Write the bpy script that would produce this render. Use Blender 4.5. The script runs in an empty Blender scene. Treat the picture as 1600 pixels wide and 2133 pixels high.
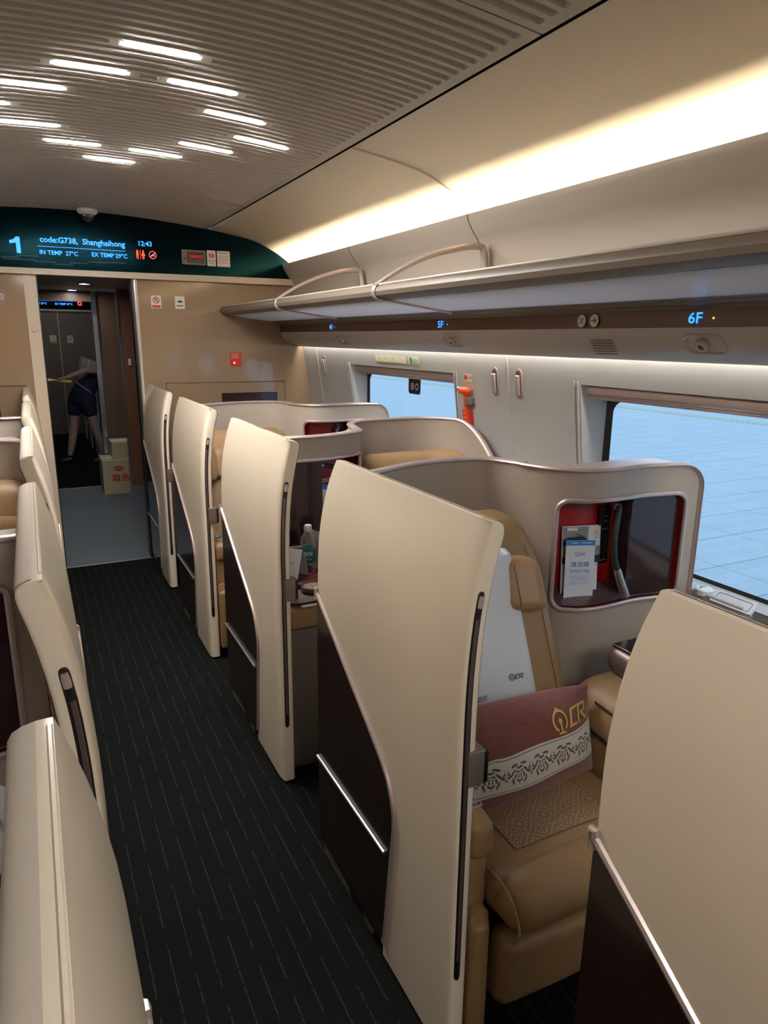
import bpy, bmesh, math, random
from mathutils import Vector, Matrix
random.seed(7)
PI = math.pi
S = bpy.context.scene
COL = S.collection
# ------------------------------------------------------------ camera
FPX, PITCH, YAW, ROLL = 1443.76, .244962435, .468054138, -.0103902087
fw = Vector((math.sin(YAW)*math.cos(PITCH), math.cos(YAW)*math.cos(PITCH), -math.sin(PITCH)))
rt = Vector((math.cos(YAW), -math.sin(YAW), 0)); dn = fw.cross(rt)
c_, s_ = math.cos(ROLL), math.sin(ROLL)
RT = c_*rt + s_*dn; DN = -s_*rt + c_*dn
cd = bpy.data.cameras.new('camera'); cam = bpy.data.objects.new('camera', cd); COL.objects.link(cam)
cd.sensor_fit = 'HORIZONTAL'; cd.sensor_width = 36; cd.lens = FPX/1600*36; cd.clip_start = .02
m = Matrix.Identity(4)
for i in range(3):
    m[i][0] = RT[i]; m[i][1] = -DN[i]; m[i][2] = -fw[i]
m[2][3] = 1.62
cam.matrix_world = m; S.camera = cam
# ------------------------------------------------------------ light and exposure
S.view_settings.view_transform = 'Standard'; S.view_settings.look = 'None'
S.view_settings.gamma = 1; S.view_settings.use_curve_mapping = False
S.view_settings.exposure = 0.06
E_SKY, E_COVE, E_WASH, E_LED, E_DOWN = 1.45, 250.0, 46.0, 440.0, 170.0
w = bpy.data.worlds.new('world'); S.world = w; w.use_nodes = True
bg = w.node_tree.nodes['Background']; bg.inputs[0].default_value = (.50, .74, 1, 1); bg.inputs[1].default_value = E_SKY
S.cycles.use_denoising = True
S.cycles.max_bounces = 10; S.cycles.diffuse_bounces = 6; S.cycles.glossy_bounces = 4; S.cycles.transparent_max_bounces = 12
S.cycles.caustics_reflective = False; S.cycles.caustics_refractive = False
S.cycles.sample_clamp_indirect = 4
# ------------------------------------------------------------ materials
MATS = {}
def mat(name, col, rough=.5, metal=0, coat=0, noise=None, bump=0, emit=0, spec=.5, trans=0, sheen=0):
    """noise=(scale vector, amount) mottles the colour a little, bump adds fine relief"""
    M_ = bpy.data.materials.new(name); M_.use_nodes = True; MATS[name] = M_
    nt = M_.node_tree; p = nt.nodes['Principled BSDF']
    p.inputs['Base Color'].default_value = (*col, 1); p.inputs['Roughness'].default_value = rough
    p.inputs['Metallic'].default_value = metal; p.inputs['Coat Weight'].default_value = coat
    p.inputs['Coat Roughness'].default_value = .08
    p.inputs['Specular IOR Level'].default_value = spec
    p.inputs['Transmission Weight'].default_value = trans
    p.inputs['Sheen Weight'].default_value = sheen
    if emit:
        p.inputs['Emission Color'].default_value = (*col, 1); p.inputs['Emission Strength'].default_value = emit
    if noise or bump:
        tc = nt.nodes.new('ShaderNodeTexCoord'); mp = nt.nodes.new('ShaderNodeMapping')
        mp.inputs['Scale'].default_value = noise[0] if noise else (300, 300, 300)
        n = nt.nodes.new('ShaderNodeTexNoise'); n.inputs['Scale'].default_value = 1; n.inputs['Detail'].default_value = 3
        nt.links.new(tc.outputs['Object'], mp.inputs[0]); nt.links.new(mp.outputs[0], n.inputs['Vector'])
        if noise and noise[1]:
            mx = nt.nodes.new('ShaderNodeMix'); mx.data_type = 'RGBA'
            a = noise[1]
            mx.inputs['A'].default_value = (*[c*(1-a) for c in col], 1); mx.inputs['B'].default_value = (*[min(1, c*(1+a)) for c in col], 1)
            nt.links.new(n.outputs['Fac'], mx.inputs['Factor']); nt.links.new(mx.outputs['Result'], p.inputs['Base Color'])
        if bump:
            b = nt.nodes.new('ShaderNodeBump'); b.inputs['Strength'].default_value = bump; b.inputs['Distance'].default_value = .002
            nt.links.new(n.outputs['Fac'], b.inputs['Height']); nt.links.new(b.outputs[0], p.inputs['Normal'])
    return M_
class NB:
    """tiny node-graph helper"""
    def __init__(s, M_): s.nt = M_.node_tree; s.p = s.nt.nodes['Principled BSDF']
    def new(s, t): return s.nt.nodes.new('ShaderNode'+t)
    def m(s, op, a, b=0, c=0):
        n = s.new('Math'); n.operation = op
        for i, v in enumerate((a, b, c)):
            if isinstance(v, (int, float)): n.inputs[i].default_value = v
            else: s.nt.links.new(v, n.inputs[i])
        return n.outputs[0]
    def xyz(s):
        tc = s.new('TexCoord'); sp = s.new('SeparateXYZ'); s.nt.links.new(tc.outputs['Object'], sp.inputs[0]); s.tc = tc
        return sp.outputs
    def noise(s, scale, detail=3):
        tc = s.new('TexCoord'); mp = s.new('Mapping'); mp.inputs['Scale'].default_value = scale
        n = s.new('TexNoise'); n.inputs['Scale'].default_value = 1; n.inputs['Detail'].default_value = detail
        s.nt.links.new(tc.outputs['Object'], mp.inputs[0]); s.nt.links.new(mp.outputs[0], n.inputs['Vector']); return n.outputs['Fac']
    def mix(s, f, a, b, to=None):
        n = s.new('Mix'); n.data_type = 'RGBA'
        for k, v in (('A', a), ('B', b)):
            if isinstance(v, tuple): n.inputs[k].default_value = (*v, 1)
            else: s.nt.links.new(v, n.inputs[k])
        s.nt.links.new(f, n.inputs['Factor'])
        if to: s.nt.links.new(n.outputs['Result'], s.p.inputs[to])
        return n.outputs['Result']
    def bump(s, h, st=.5, d=.002):
        b = s.new('Bump'); b.inputs['Strength'].default_value = st; b.inputs['Distance'].default_value = d
        s.nt.links.new(h, b.inputs['Height']); s.nt.links.new(b.outputs[0], s.p.inputs['Normal'])

cream = mat('cream_gloss', (.82, .715, .57), .22, coat=.3)
capfab = mat('cream_fabric', (.56, .485, .40), .8, noise=((20, 500, 60), .1), bump=.3)
shellfab = mat('shell_leather', (.42, .35, .29), .55, noise=((500, 500, 500), .08), bump=.35)
rose = mat('rose_metal', (.60, .49, .46), .38, metal=.6)
rosed = mat('dark_rose_metal', (.17, .115, .115), .35, metal=.6)
silver = mat('brushed_silver', (.50, .46, .45), .4, metal=1)
brown = mat('dark_brown_lacquer', (.020, .0085, .0065), .2, coat=.6, noise=((2, 60, 2), .3))
glassbr = mat('smoked_brown_glass', (.035, .016, .017), .12, coat=.2)
latchm = mat('latch_metal', (.26, .21, .19), .4, metal=.5)
black = mat('black_plastic', (.008, .008, .009), .35)
rubber = mat('black_rubber', (.012, .013, .015), .5)
red = mat('red_lining', (.34, .010, .012), .4)
tan = mat('tan_leather', (.31, .188, .088), .42, noise=((400, 400, 400), .06), bump=.25)
stitch = mat('seam_thread', (.30, .20, .10), .7)
greyplas = mat('grey_base_plastic', (.15, .13, .11), .5)
white = mat('white_paper', (.72, .74, .78), .6)
cloth = mat('white_nonwoven_cloth', (.70, .73, .76), .75, noise=((250, 250, 250), .04), bump=.2)
wallm = mat('wall_panel_grey', (.46, .455, .445), .38)
ceilm = mat('ceiling_panel', (.40, .375, .33), .42)
covem = mat('cove_panel_cream', (.70, .64, .52), .4)
rackm = mat('rack_champagne', (.44, .385, .32), .4)
nosem = mat('rack_nose_bronze', (.165, .132, .103), .45, metal=.1)
frost = mat('frosted_glass_panel', (.66, .69, .80), .22)
_n = frost.node_tree; _t = _n.nodes.new('ShaderNodeBsdfTranslucent'); _t.inputs[0].default_value = (.80, .86, 1, 1); _m = _n.nodes.new('ShaderNodeMixShader'); _m.inputs[0].default_value = .6
_n.links.new(_n.nodes['Principled BSDF'].outputs[0], _m.inputs[1]); _n.links.new(_t.outputs[0], _m.inputs[2]); _n.links.new(_m.outputs[0], _n.nodes['Material Output'].inputs[0])
fairm = mat('fairing_grey', (.52, .485, .45), .35)
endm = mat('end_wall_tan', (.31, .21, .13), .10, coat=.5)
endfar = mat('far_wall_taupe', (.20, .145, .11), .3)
lipm = mat('champagne_lip', (.62, .50, .38), .35)
bandm = mat('black_teal_glass', (.0012, .004, .006), .14, spec=.2)
NB(bandm).p.inputs['Specular Tint'].default_value = (.10, .50, .66, 1); NB(bandm).p.inputs['IOR'].default_value = 1.33
chrome = mat('chrome_edge', (.5, .54, .6), .25, metal=1)
linom = mat('vestibule_lino', (.10, .12, .14), .5, noise=((30, 30, 30), .06))
yellow = mat('yellow_plastic', (.8, .55, .02), .4)
carton = mat('carton', (.50, .42, .26), .7, noise=((8, 8, 40), .06))
redink = mat('red_ink', (.6, .03, .03), .6)
blueink = mat('blue_ink', (.03, .22, .60), .5)
blackink = mat('black_ink', (.01, .01, .01), .6)
greenink = mat('green_ink', (.0, .30, .12), .5)
greyink = mat('grey_ink', (.25, .25, .26), .6)
gold = mat('gold_thread', (.62, .43, .10), .45, metal=.3)
ivory = mat('ivory_sticker', (.75, .72, .50), .5)
stick = mat('sticker_white', (.75, .70, .62), .5)
orange = mat('orange_plastic', (.80, .09, .015), .4)
skin = mat('skin', (.50, .30, .22), .5)
navy = mat('navy_cloth', (.012, .010, .035), .8)
hairm = mat('black_hair', (.01, .008, .008), .5)
mint = mat('mint_card', (.30, .55, .42), .6)
pinkc = mat('pink_card', (.55, .36, .33), .6)
darkred = mat('dark_red_folder', (.13, .015, .02), .4)
labelg = mat('green_label', (.0, .10, .075), .4)
capw = mat('white_cap', (.75, .75, .75), .4)
ledw = mat('led_white', (1, .97, .93), emit=E_LED)
covel = mat('cove_led_warm', (1, .83, .56), emit=E_COVE)
washl = mat('wash_led', (1, .95, .86), emit=E_WASH)
ledfar = mat('led_next_cabin', (1, .97, .93), emit=120)
downl = mat('downlight_lens', (.9, .95, 1), emit=E_DOWN)
blueled = mat('display_blue', (.03, .25, 1), emit=2.2)
redled = mat('display_red', (1, .06, .02), emit=2.0)
amber = mat('amber_led', (1, .5, .05), emit=2)
greenled = mat('green_led', (.1, 1, .3), emit=1)
# glass panes
def pane_mat(name, tint, refl):
    M_ = mat(name, tint, 0); nt = M_.node_tree; nt.nodes.remove(nt.nodes['Principled BSDF'])
    out = nt.nodes['Material Output']; tr = nt.nodes.new('ShaderNodeBsdfTransparent'); tr.inputs[0].default_value = (*tint, 1)
    gl = nt.nodes.new('ShaderNodeBsdfGlossy'); gl.inputs['Roughness'].default_value = .02
    mx = nt.nodes.new('ShaderNodeMixShader'); mx.inputs[0].default_value = refl
    nt.links.new(tr.outputs[0], mx.inputs[1]); nt.links.new(gl.outputs[0], mx.inputs[2]); nt.links.new(mx.outputs[0], out.inputs[0]); return M_
winglass = pane_mat('window_glass', (.86, .94, 1.0), .04)
bottlem = mat('clear_plastic', (.93, .97, .96), .06, trans=.0)
M_ = bottlem; nt = M_.node_tree; p = nt.nodes['Principled BSDF']; tr = nt.nodes.new('ShaderNodeBsdfTransparent'); tr.inputs[0].default_value = (.92, .95, .94, 1)
mx = nt.nodes.new('ShaderNodeMixShader'); fr = nt.nodes.new('ShaderNodeLayerWeight'); fr.inputs[0].default_value = .35
p.inputs['Base Color'].default_value = (.55, .6, .58, 1)
nt.links.new(fr.outputs['Facing'], mx.inputs[0]); nt.links.new(tr.outputs[0], mx.inputs[1]); nt.links.new(p.outputs[0], mx.inputs[2]); nt.links.new(mx.outputs[0], nt.nodes['Material Output'].inputs[0])
# carpet: dark loops with thin broken grey lines running along the aisle
carpet = mat('aisle_carpet', (.012, .013, .013), .95, spec=.1)
g = NB(carpet); X, Y, Z = g.xyz()
rowf = g.m('DIVIDE', X, .052); fx = g.m('FRACT', rowf)
line = g.m('LESS_THAN', g.m('ABSOLUTE', g.m('SUBTRACT', fx, .5)), .035)
off = g.m('FRACT', g.m('MULTIPLY', g.m('FLOOR', rowf), .377))
dash = g.m('GREATER_THAN', g.m('FRACT', g.m('ADD', g.m('DIVIDE', Y, .34), off)), .16)
nf = g.noise((700, 140, 1)); n2 = g.noise((160, 60, 1))
base = g.mix(nf, (.0012, .0013, .0012), (.011, .0115, .011))
fac = g.m('MULTIPLY', g.m('MULTIPLY', line, dash), g.m('MULTIPLY', g.m('GREATER_THAN', n2, .42), .75))
g.mix(fac, base, (.042, .044, .040), 'Base Color'); g.bump(nf, .8, .004)
# platform paving
plat = mat('platform_paving', (.40, .42, .44), .75)
g = NB(plat); X, Y, Z = g.xyz()
fx = g.m('FRACT', g.m('DIVIDE', X, .9)); fy = g.m('FRACT', g.m('DIVIDE', Y, .55))
j = g.m('MAXIMUM', g.m('LESS_THAN', fx, .006), g.m('LESS_THAN', fy, .014))
na = g.noise((1.2, 6, 1), 6); nb = g.noise((18, 30, 1), 4)
n_ = g.m('ADD', g.m('MULTIPLY', na, .6), g.m('MULTIPLY', nb, .4))
b_ = g.mix(n_, (.40, .44, .47), (.66, .68, .69)); g.mix(j, b_, (.14, .16, .18), 'Base Color')
tact = mat('tactile_paving', (.5, .5, .38), .8)
g = NB(tact); X, Y, Z = g.xyz()
g.mix(g.m('GREATER_THAN', g.m('FRACT', g.m('DIVIDE', Y, .13)), .5), (.30, .33, .30), (.72, .70, .50), 'Base Color')
# wood
def wood(name, a, b, sc):
    M_ = mat(name, a, .35); g = NB(M_); g.mix(g.noise(sc, 5), a, b, 'Base Color'); return M_
woodd = wood('walnut_panel', (.08, .042, .024), (.20, .105, .06), (14, 14, .8))
woodr = wood('red_walnut_panel', (.17, .065, .035), (.34, .15, .085), (14, 14, .8))
woods = wood('rack_wood_strip', (.055, .022, .012), (.10, .045, .028), (30, 1.2, 30))
# perforated tan leather: rows of dots forming nested diamonds
def perf(name, ax):
    M_ = mat(name, (.40, .26, .14), .5); g = NB(M_); o = g.xyz(); U, V = o[0], o[ax]
    P_ = .0058
    du = g.m('SUBTRACT', g.m('FRACT', g.m('DIVIDE', U, P_)), .5); dv = g.m('SUBTRACT', g.m('FRACT', g.m('DIVIDE', V, P_)), .5)
    dot = g.m('LESS_THAN', g.m('ADD', g.m('MULTIPLY', du, du), g.m('MULTIPLY', dv, dv)), .085)
    qu = g.m('SUBTRACT', g.m('DIVIDE', g.m('FLOOR', g.m('DIVIDE', U, P_)), 13.0), 0); qv = g.m('DIVIDE', g.m('FLOOR', g.m('DIVIDE', V, P_)), 13.0)
    au = g.m('ABSOLUTE', g.m('SUBTRACT', g.m('FRACT', qu), .5)); av = g.m('ABSOLUTE', g.m('SUBTRACT', g.m('FRACT', qv), .5))
    d = g.m('FRACT', g.m('MULTIPLY', g.m('ADD', au, av), 4.0))
    msk = g.m('GREATER_THAN', d, .34)
    g.mix(g.m('MULTIPLY', dot, msk), (.38, .25, .14), (.022, .010, .006), 'Base Color'); return M_
perfh = perf('perforated_leather_seat', 1); perfv = perf('perforated_leather_back', 2)
# pillow: burgundy chenille with a pale damask band (object space: x across, z up)
pil = mat('burgundy_chenille', (.11, .035, .028), .9, sheen=.3)
g = NB(pil); X, Y, Z = g.xyz()
st = g.noise((30, 30, 600), 4); bur = g.mix(st, (.075, .014, .012), (.27, .085, .062))
bz = g.m('ADD', Z, .018)                      # band centre
inb = g.m('LESS_THAN', g.m('ABSOLUTE', bz), .049)
def flower(cx, period, rad, k, tw):
    u = g.m('MULTIPLY', g.m('SUBTRACT', g.m('FRACT', g.m('DIVIDE', g.m('ADD', X, cx), period)), .5), period)
    r = g.m('SQRT', g.m('ADD', g.m('MULTIPLY', u, u), g.m('MULTIPLY', bz, bz)))
    th = g.m('ARCTAN2', bz, g.m('ABSOLUTE', u))
    w1 = g.m('SINE', g.m('ADD', g.m('MULTIPLY', th, k), g.m('MULTIPLY', r, tw)))
    w2 = g.m('SINE', g.m('ADD', g.m('MULTIPLY', r, 620), g.m('MULTIPLY', th, 3)))
    edge = g.m('ADD', rad, g.m('MULTIPLY', w1, rad*.22))
    return g.m('MULTIPLY', g.m('LESS_THAN', r, edge), g.m('GREATER_THAN', g.m('ADD', w1, w2), .15))
f1 = flower(.0, .080, .029, 7, 260); f2 = flower(.040, .080, .013, 5, -300)
nn = g.noise((900, 900, 900), 2)
fl = g.m('MULTIPLY', g.m('MAXIMUM', f1, f2), g.m('GREATER_THAN', nn, .38))
ln = g.m('LESS_THAN', g.m('ABSOLUTE', g.m('SUBTRACT', g.m('ABSOLUTE', bz), .0425)), .0009)
band = g.mix(g.m('MAXIMUM', fl, ln), (.60, .56, .48), (.045, .028, .022))
g.mix(inb, bur, band, 'Base Color'); g.bump(st, .6, .002)
# bowl weave
weave = mat('patterned_disc', (.4, .28, .18), .6); g = NB(weave)
g.mix(g.m('GREATER_THAN', g.noise((450, 450, 450), 2), .5), (.08, .04, .025), (.60, .45, .32), 'Base Color')
perfmetal = mat('perforated_metal_sill', (.2, .13, .13), .3, metal=.7)
g = NB(perfmetal); X, Y, Z = g.xyz()
a_ = g.m('SUBTRACT', g.m('FRACT', g.m('DIVIDE', X, .012)), .5); b2 = g.m('SUBTRACT', g.m('FRACT', g.m('DIVIDE', Y, .009)), .5)
g.mix(g.m('LESS_THAN', g.m('ADD', g.m('MULTIPLY', a_, a_), g.m('MULTIPLY', b2, b2)), .05), (.2, .13, .13), (.42, .34, .33), 'Base Color')

# ------------------------------------------------------------ geometry helpers
MS = 1            # mirror sign for the left-hand row
def obj(name, bm, ma, parent=None, smooth=True, bevel=0, **kw):
    if MS < 0:
        for v in bm.verts: v.co.x = -v.co.x
        bmesh.ops.reverse_faces(bm, faces=bm.faces)
    me = bpy.data.meshes.new(name); bm.to_mesh(me); bm.free()
    me.materials.append(ma)
    if smooth:
        me.shade_smooth()
        try: me.set_sharp_from_angle(angle=math.radians(38))
        except Exception: pass
    o = bpy.data.objects.new(name, me); COL.objects.link(o); o.parent = parent
    if bevel:
        b = o.modifiers.new('bevel', 'BEVEL'); b.width = bevel; b.segments = 2; b.limit_method = 'ANGLE'
    for k, v in kw.items(): o[k] = v
    return o
def thing(name, label, cat, loc=(0, 0, 0), rz=0, group=None, rot=None):
    o = bpy.data.objects.new(name, None); COL.objects.link(o); o.location = loc
    o.rotation_euler = rot or (0, 0, rz); o.empty_display_size = .05
    o['label'] = label; o['category'] = cat
    if group: o['group'] = group
    return o
def tag(o, label, cat, group=None):
    o['label'] = label; o['category'] = cat
    if group: o['group'] = group
    return o
def struct(o, label=None):
    o['kind'] = 'structure'
    if label: o['label'] = label
    return o
def B(): return bmesh.new()
def finish(bm): bmesh.ops.recalc_face_normals(bm, faces=bm.faces); return bm
def box(x0, x1, y0, y1, z0, z1, bm=None):
    bm = bm or B()
    v = [bm.verts.new(p) for p in ((x0, y0, z0), (x1, y0, z0), (x1, y1, z0), (x0, y1, z0), (x0, y0, z1), (x1, y0, z1), (x1, y1, z1), (x0, y1, z1))]
    for f in ((3, 2, 1, 0), (4, 5, 6, 7), (0, 1, 5, 4), (1, 2, 6, 5), (2, 3, 7, 6), (3, 0, 4, 7)): bm.faces.new([v[i] for i in f])
    return bm
def rbox(x0, x1, y0, y1, z0, z1, r, f=None, n=5, bm=None):
    """rounded box, optionally deformed by f(Vector)->Vector"""
    bm = bm or B(); lo = (x0, y0, z0); hi = (x1, y1, z1); A = []
    for i in range(3):
        l, h = lo[i], hi[i]; rr = min(r, (h-l)/2*.999); k = 4
        a = [l+rr*(1-math.cos(PI/2*t/k)) for t in range(k)] + [l+rr+(h-l-2*rr)*t/n for t in range(n+1)] + [h-rr*(1-math.cos(PI/2*t/k)) for t in range(k-1, -1, -1)]
        A.append(a)
    cache = {}
    def V(i, j, k):
        key = (i, j, k)
        if key not in cache:
            p = [A[0][i], A[1][j], A[2][k]]; q = []; rr_ = []
            for t in range(3):
                rr = min(r, (hi[t]-lo[t])/2*.999); rr_.append(rr); q.append(min(max(p[t], lo[t]+rr), hi[t]-rr))
            d = Vector([(p[t]-q[t])/rr_[t] for t in range(3)])
            if d.length > 1e-9:
                # cube corner -> sphere
                mxx = max(abs(c) for c in d); d = d.normalized()
                p = [q[t]+d[t]*rr_[t] for t in range(3)]
            co = Vector(p)
            if f: co = f(co)
            cache[key] = bm.verts.new(co)
        return cache[key]
    N = [len(a)-1 for a in A]
    def quad(a, b, c, d):
        if len({a, b, c, d}) == 4:
            try: bm.faces.new((a, b, c, d))
            except ValueError: pass
    for i in range(N[0]):
        for j in range(N[1]):
            quad(V(i, j, 0), V(i, j+1, 0), V(i+1, j+1, 0), V(i+1, j, 0)); quad(V(i, j, N[2]), V(i+1, j, N[2]), V(i+1, j+1, N[2]), V(i, j+1, N[2]))
    for i in range(N[0]):
        for k in range(N[2]):
            quad(V(i, 0, k), V(i+1, 0, k), V(i+1, 0, k+1), V(i, 0, k+1)); quad(V(i, N[1], k), V(i, N[1], k+1), V(i+1, N[1], k+1), V(i+1, N[1], k))
    for j in range(N[1]):
        for k in range(N[2]):
            quad(V(0, j, k), V(0, j, k+1), V(0, j+1, k+1), V(0, j+1, k)); quad(V(N[0], j, k), V(N[0], j+1, k), V(N[0], j+1, k+1), V(N[0], j, k+1))
    return bm
def prism(pts, fn, d0, d1, bm=None):
    """polygon pts (u,v); fn(u,v,d)->xyz"""
    bm = bm or B(); n = len(pts)
    a = [bm.verts.new(fn(u, v, d0)) for u, v in pts]; b = [bm.verts.new(fn(u, v, d1)) for u, v in pts]
    for i in range(n): bm.faces.new((a[i], a[(i+1) % n], b[(i+1) % n], b[i]))
    bm.faces.new(a[::-1]); bm.faces.new(b); return finish(bm)
def rrect(cx, cz, w, h, r, seg=6, side=1):
    r = r if isinstance(r, (list, tuple)) else (r,)*4; out = []
    cs = ((1, 1), (-1, 1), (-1, -1), (1, -1))
    for i, (sx, sz) in enumerate(cs):
        rr = r[i]; x = cx+sx*(w/2-rr); z = cz+sz*(h/2-rr)
        for t in range(seg+1):
            a = PI/2*i+PI/2*t/seg; out.append((x+rr*math.cos(a), z+rr*math.sin(a)))
        if side > 1:
            n = cs[(i+1) % 4]; rn = r[(i+1) % 4]; a = PI/2*(i+1)
            p0 = out[-1]; q0 = (cx+n[0]*(w/2-rn)+rn*math.cos(a), cz+n[1]*(h/2-rn)+rn*math.sin(a))
            for t in range(1, side): out.append((p0[0]+(q0[0]-p0[0])*t/side, p0[1]+(q0[1]-p0[1])*t/side))
    return out
def tube(path, r, closed=False, n=8, bm=None, ry=None, up=None, caps=True):
    """sweep an ellipse (r across, ry along up) along a path"""
    bm = bm or B(); P_ = [Vector(p) for p in path]; L = len(P_); rings = []
    pu = Vector(up) if up else None
    for i, p_ in enumerate(P_):
        a = P_[(i-1) % L] if (closed or i) else p_; b = P_[(i+1) % L] if (closed or i < L-1) else p_
        t = (b-a).normalized()
        if up: u = Vector(up)
        elif pu is None: u = Vector((0, 0, 1)) if abs(t.z) < .9 else Vector((1, 0, 0))
        else: u = pu
        s = t.cross(u)
        if s.length < 1e-4: s = t.cross(Vector((1, .3, .2)))
        s.normalize(); u = s.cross(t).normalized()
        if not up: pu = u
        rr = r[i] if isinstance(r, (list, tuple)) else r; r2 = (ry if ry else rr)
        rings.append([bm.verts.new(p_+s*math.cos(2*PI*k/n)*rr+u*math.sin(2*PI*k/n)*r2) for k in range(n)])
    for i in range(L if closed else L-1):
        A_, B_ = rings[i], rings[(i+1) % L]
        for k in range(n): bm.faces.new((A_[k], A_[(k+1) % n], B_[(k+1) % n], B_[k]))
    if not closed and caps: bm.faces.new(rings[0][::-1]); bm.faces.new(rings[-1])
    return finish(bm)
def lathe(prof, n=28, bm=None, c=(0, 0, 0), ax='z'):
    bm = bm or B(); rings = []
    for r, z in prof:
        ring = []
        for k in range(n):
            a = 2*PI*k/n; q = (r*math.cos(a), r*math.sin(a), z)
            if ax == 'y': q = (q[0], q[2], q[1])
            if ax == 'x': q = (q[2], q[0], q[1])
            ring.append(bm.verts.new((q[0]+c[0], q[1]+c[1], q[2]+c[2])))
        rings.append(ring)
    for A_, B_ in zip(rings, rings[1:]):
        for k in range(n): bm.faces.new((A_[k], A_[(k+1) % n], B_[(k+1) % n], B_[k]))
    bm.faces.new(rings[0][::-1]); bm.faces.new(rings[-1]); return finish(bm)
def loft(profile, ys, bm=None, closed=False):
    """profile [(x,z)] swept along y stations"""
    bm = bm or B(); R = [[bm.verts.new((x, y, z)) for x, z in profile] for y in ys]; n = len(profile)
    for A_, B_ in zip(R, R[1:]):
        for k in range(n if closed else n-1): bm.faces.new((A_[k], A_[(k+1) % n], B_[(k+1) % n], B_[k]))
    if closed: bm.faces.new(R[0][::-1]); bm.faces.new(R[-1])
    return finish(bm)
def grid(fn, nu, nv, bm=None):
    bm = bm or B(); R = [[bm.verts.new(fn(i/nu, j/nv)) for j in range(nv+1)] for i in range(nu+1)]
    for i in range(nu):
        for j in range(nv): bm.faces.new((R[i][j], R[i+1][j], R[i+1][j+1], R[i][j+1]))
    return bm
def smooth_path(pts, n=8, closed=False):
    P_ = [Vector(p) for p in pts]; L = len(P_); out = []
    for i in range(L if closed else L-1):
        p0 = P_[(i-1) % L] if (closed or i) else P_[i]; p1 = P_[i]; p2 = P_[(i+1) % L]; p3 = P_[(i+2) % L] if (closed or i < L-2) else p2
        for t in range(n):
            t /= n; out.append(.5*((2*p1)+(p2-p0)*t+(2*p0-5*p1+4*p2-p3)*t*t+(3*p1-p0-3*p2+p3)*t**3))
    if not closed: out.append(P_[-1])
    return out
def lerp1(x, xs, ys):
    if x <= xs[0]: return ys[0]
    for a, b, c, d in zip(xs, xs[1:], ys, ys[1:]):
        if x <= b: return c+(d-c)*(x-a)/(b-a)
    return ys[-1]
TXT = {}
def text2d(body, size=1, shear=0, bold=0, align='CENTER'):
    key = (body, shear, bold, align)
    if key not in TXT:
        cu = bpy.data.curves.new('t', 'FONT'); cu.body = body; cu.shear = shear; cu.offset = bold; cu.align_x = align; cu.align_y = 'CENTER'; cu.resolution_u = 3
        o = bpy.data.objects.new('t', cu); COL.objects.link(o); bpy.context.view_layer.update()
        me = bpy.data.meshes.new_from_object(o.evaluated_get(bpy.context.evaluated_depsgraph_get()))
        TXT[key] = ([(v.co.x, v.co.y) for v in me.vertices], [tuple(p_.vertices) for p_ in me.polygons])
        bpy.data.objects.remove(o); bpy.data.curves.remove(cu); bpy.data.meshes.remove(me)
    V_, F_ = TXT[key]
    return [(x*size, y*size) for x, y in V_], F_
def put(shape, fn, bm=None):
    bm = bm or B(); V_, F_ = shape; v = [bm.verts.new(fn(x, y)) for x, y in V_]
    for f in F_:
        try: bm.faces.new([v[i] for i in f])
        except ValueError: pass
    return bm
def planar(o, u, v, flip=False):
    o, u, v = Vector(o), Vector(u), Vector(v)
    return lambda x, y: o+u*x+v*y
def arc2d(cx, cy, r0, r1, a0, a1, n=20):
    V_ = []; F_ = []
    for i in range(n+1):
        a = a0+(a1-a0)*i/n; V_ += [(cx+r0*math.cos(a), cy+r0*math.sin(a)), (cx+r1*math.cos(a), cy+r1*math.sin(a))]
        if i: k = 2*i; F_.append((k-2, k-1, k+1, k))
    return V_, F_
def rect2d(x0, x1, y0, y1): return [(x0, y0), (x1, y0), (x1, y1), (x0, y1)], [(0, 1, 2, 3)]
def poly2d(pts): return list(pts), [tuple(range(len(pts)))]
def logo2d(s):
    """railway emblem: wheel ring open below, rail stem and foot, then slanted C R"""
    parts = [arc2d(-.95, .08, .42, .54, math.radians(-62), math.radians(242)), arc2d(-.95, .08, .0, .13, 0, 2*PI, 12), rect2d(-1.0, -.9, -.5, .05),
             rect2d(-1.2, -.7, -.56, -.46), poly2d([(-1.03, .6), (-.87, .6), (-.9, .7), (-1.0, .7)]),
             poly2d([(-.42, -.42), (.26, -.42), (.34, -.30), (-.12, -.30), (.16, .30), (.62, .30), (.72, .42), (.08, .42), (-.02, .36), (-.36, -.30)]),
             poly2d([(.38, -.42), (.53, -.42), (.87, .30), (1.32, .30), (1.22, .08), (.86, .06), (.80, -.04), (1.14, -.42), (1.34, -.42), (1.04, -.04), (1.30, -.02), (1.50, .34), (1.44, .42), (.76, .42)])]
    V_ = []; F_ = []
    for a, b in parts:
        k = len(V_); V_ += a; F_ += [tuple(i+k for i in f) for f in b]
    return [(x*s, y*s) for x, y in V_], F_
def write(parent, body, fn, size, ma, name='lettering', **kw):
    return obj(name, put(text2d(body, size, **kw), fn), ma, parent, smooth=False)
def kids(o): return [c for c in list(bpy.data.objects) if c.parent == o]
def copy_tree(o, parent=None):
    c = o.copy(); COL.objects.link(c); c.parent = parent
    for ch in kids(o): copy_tree(ch, c)
    return c

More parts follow.
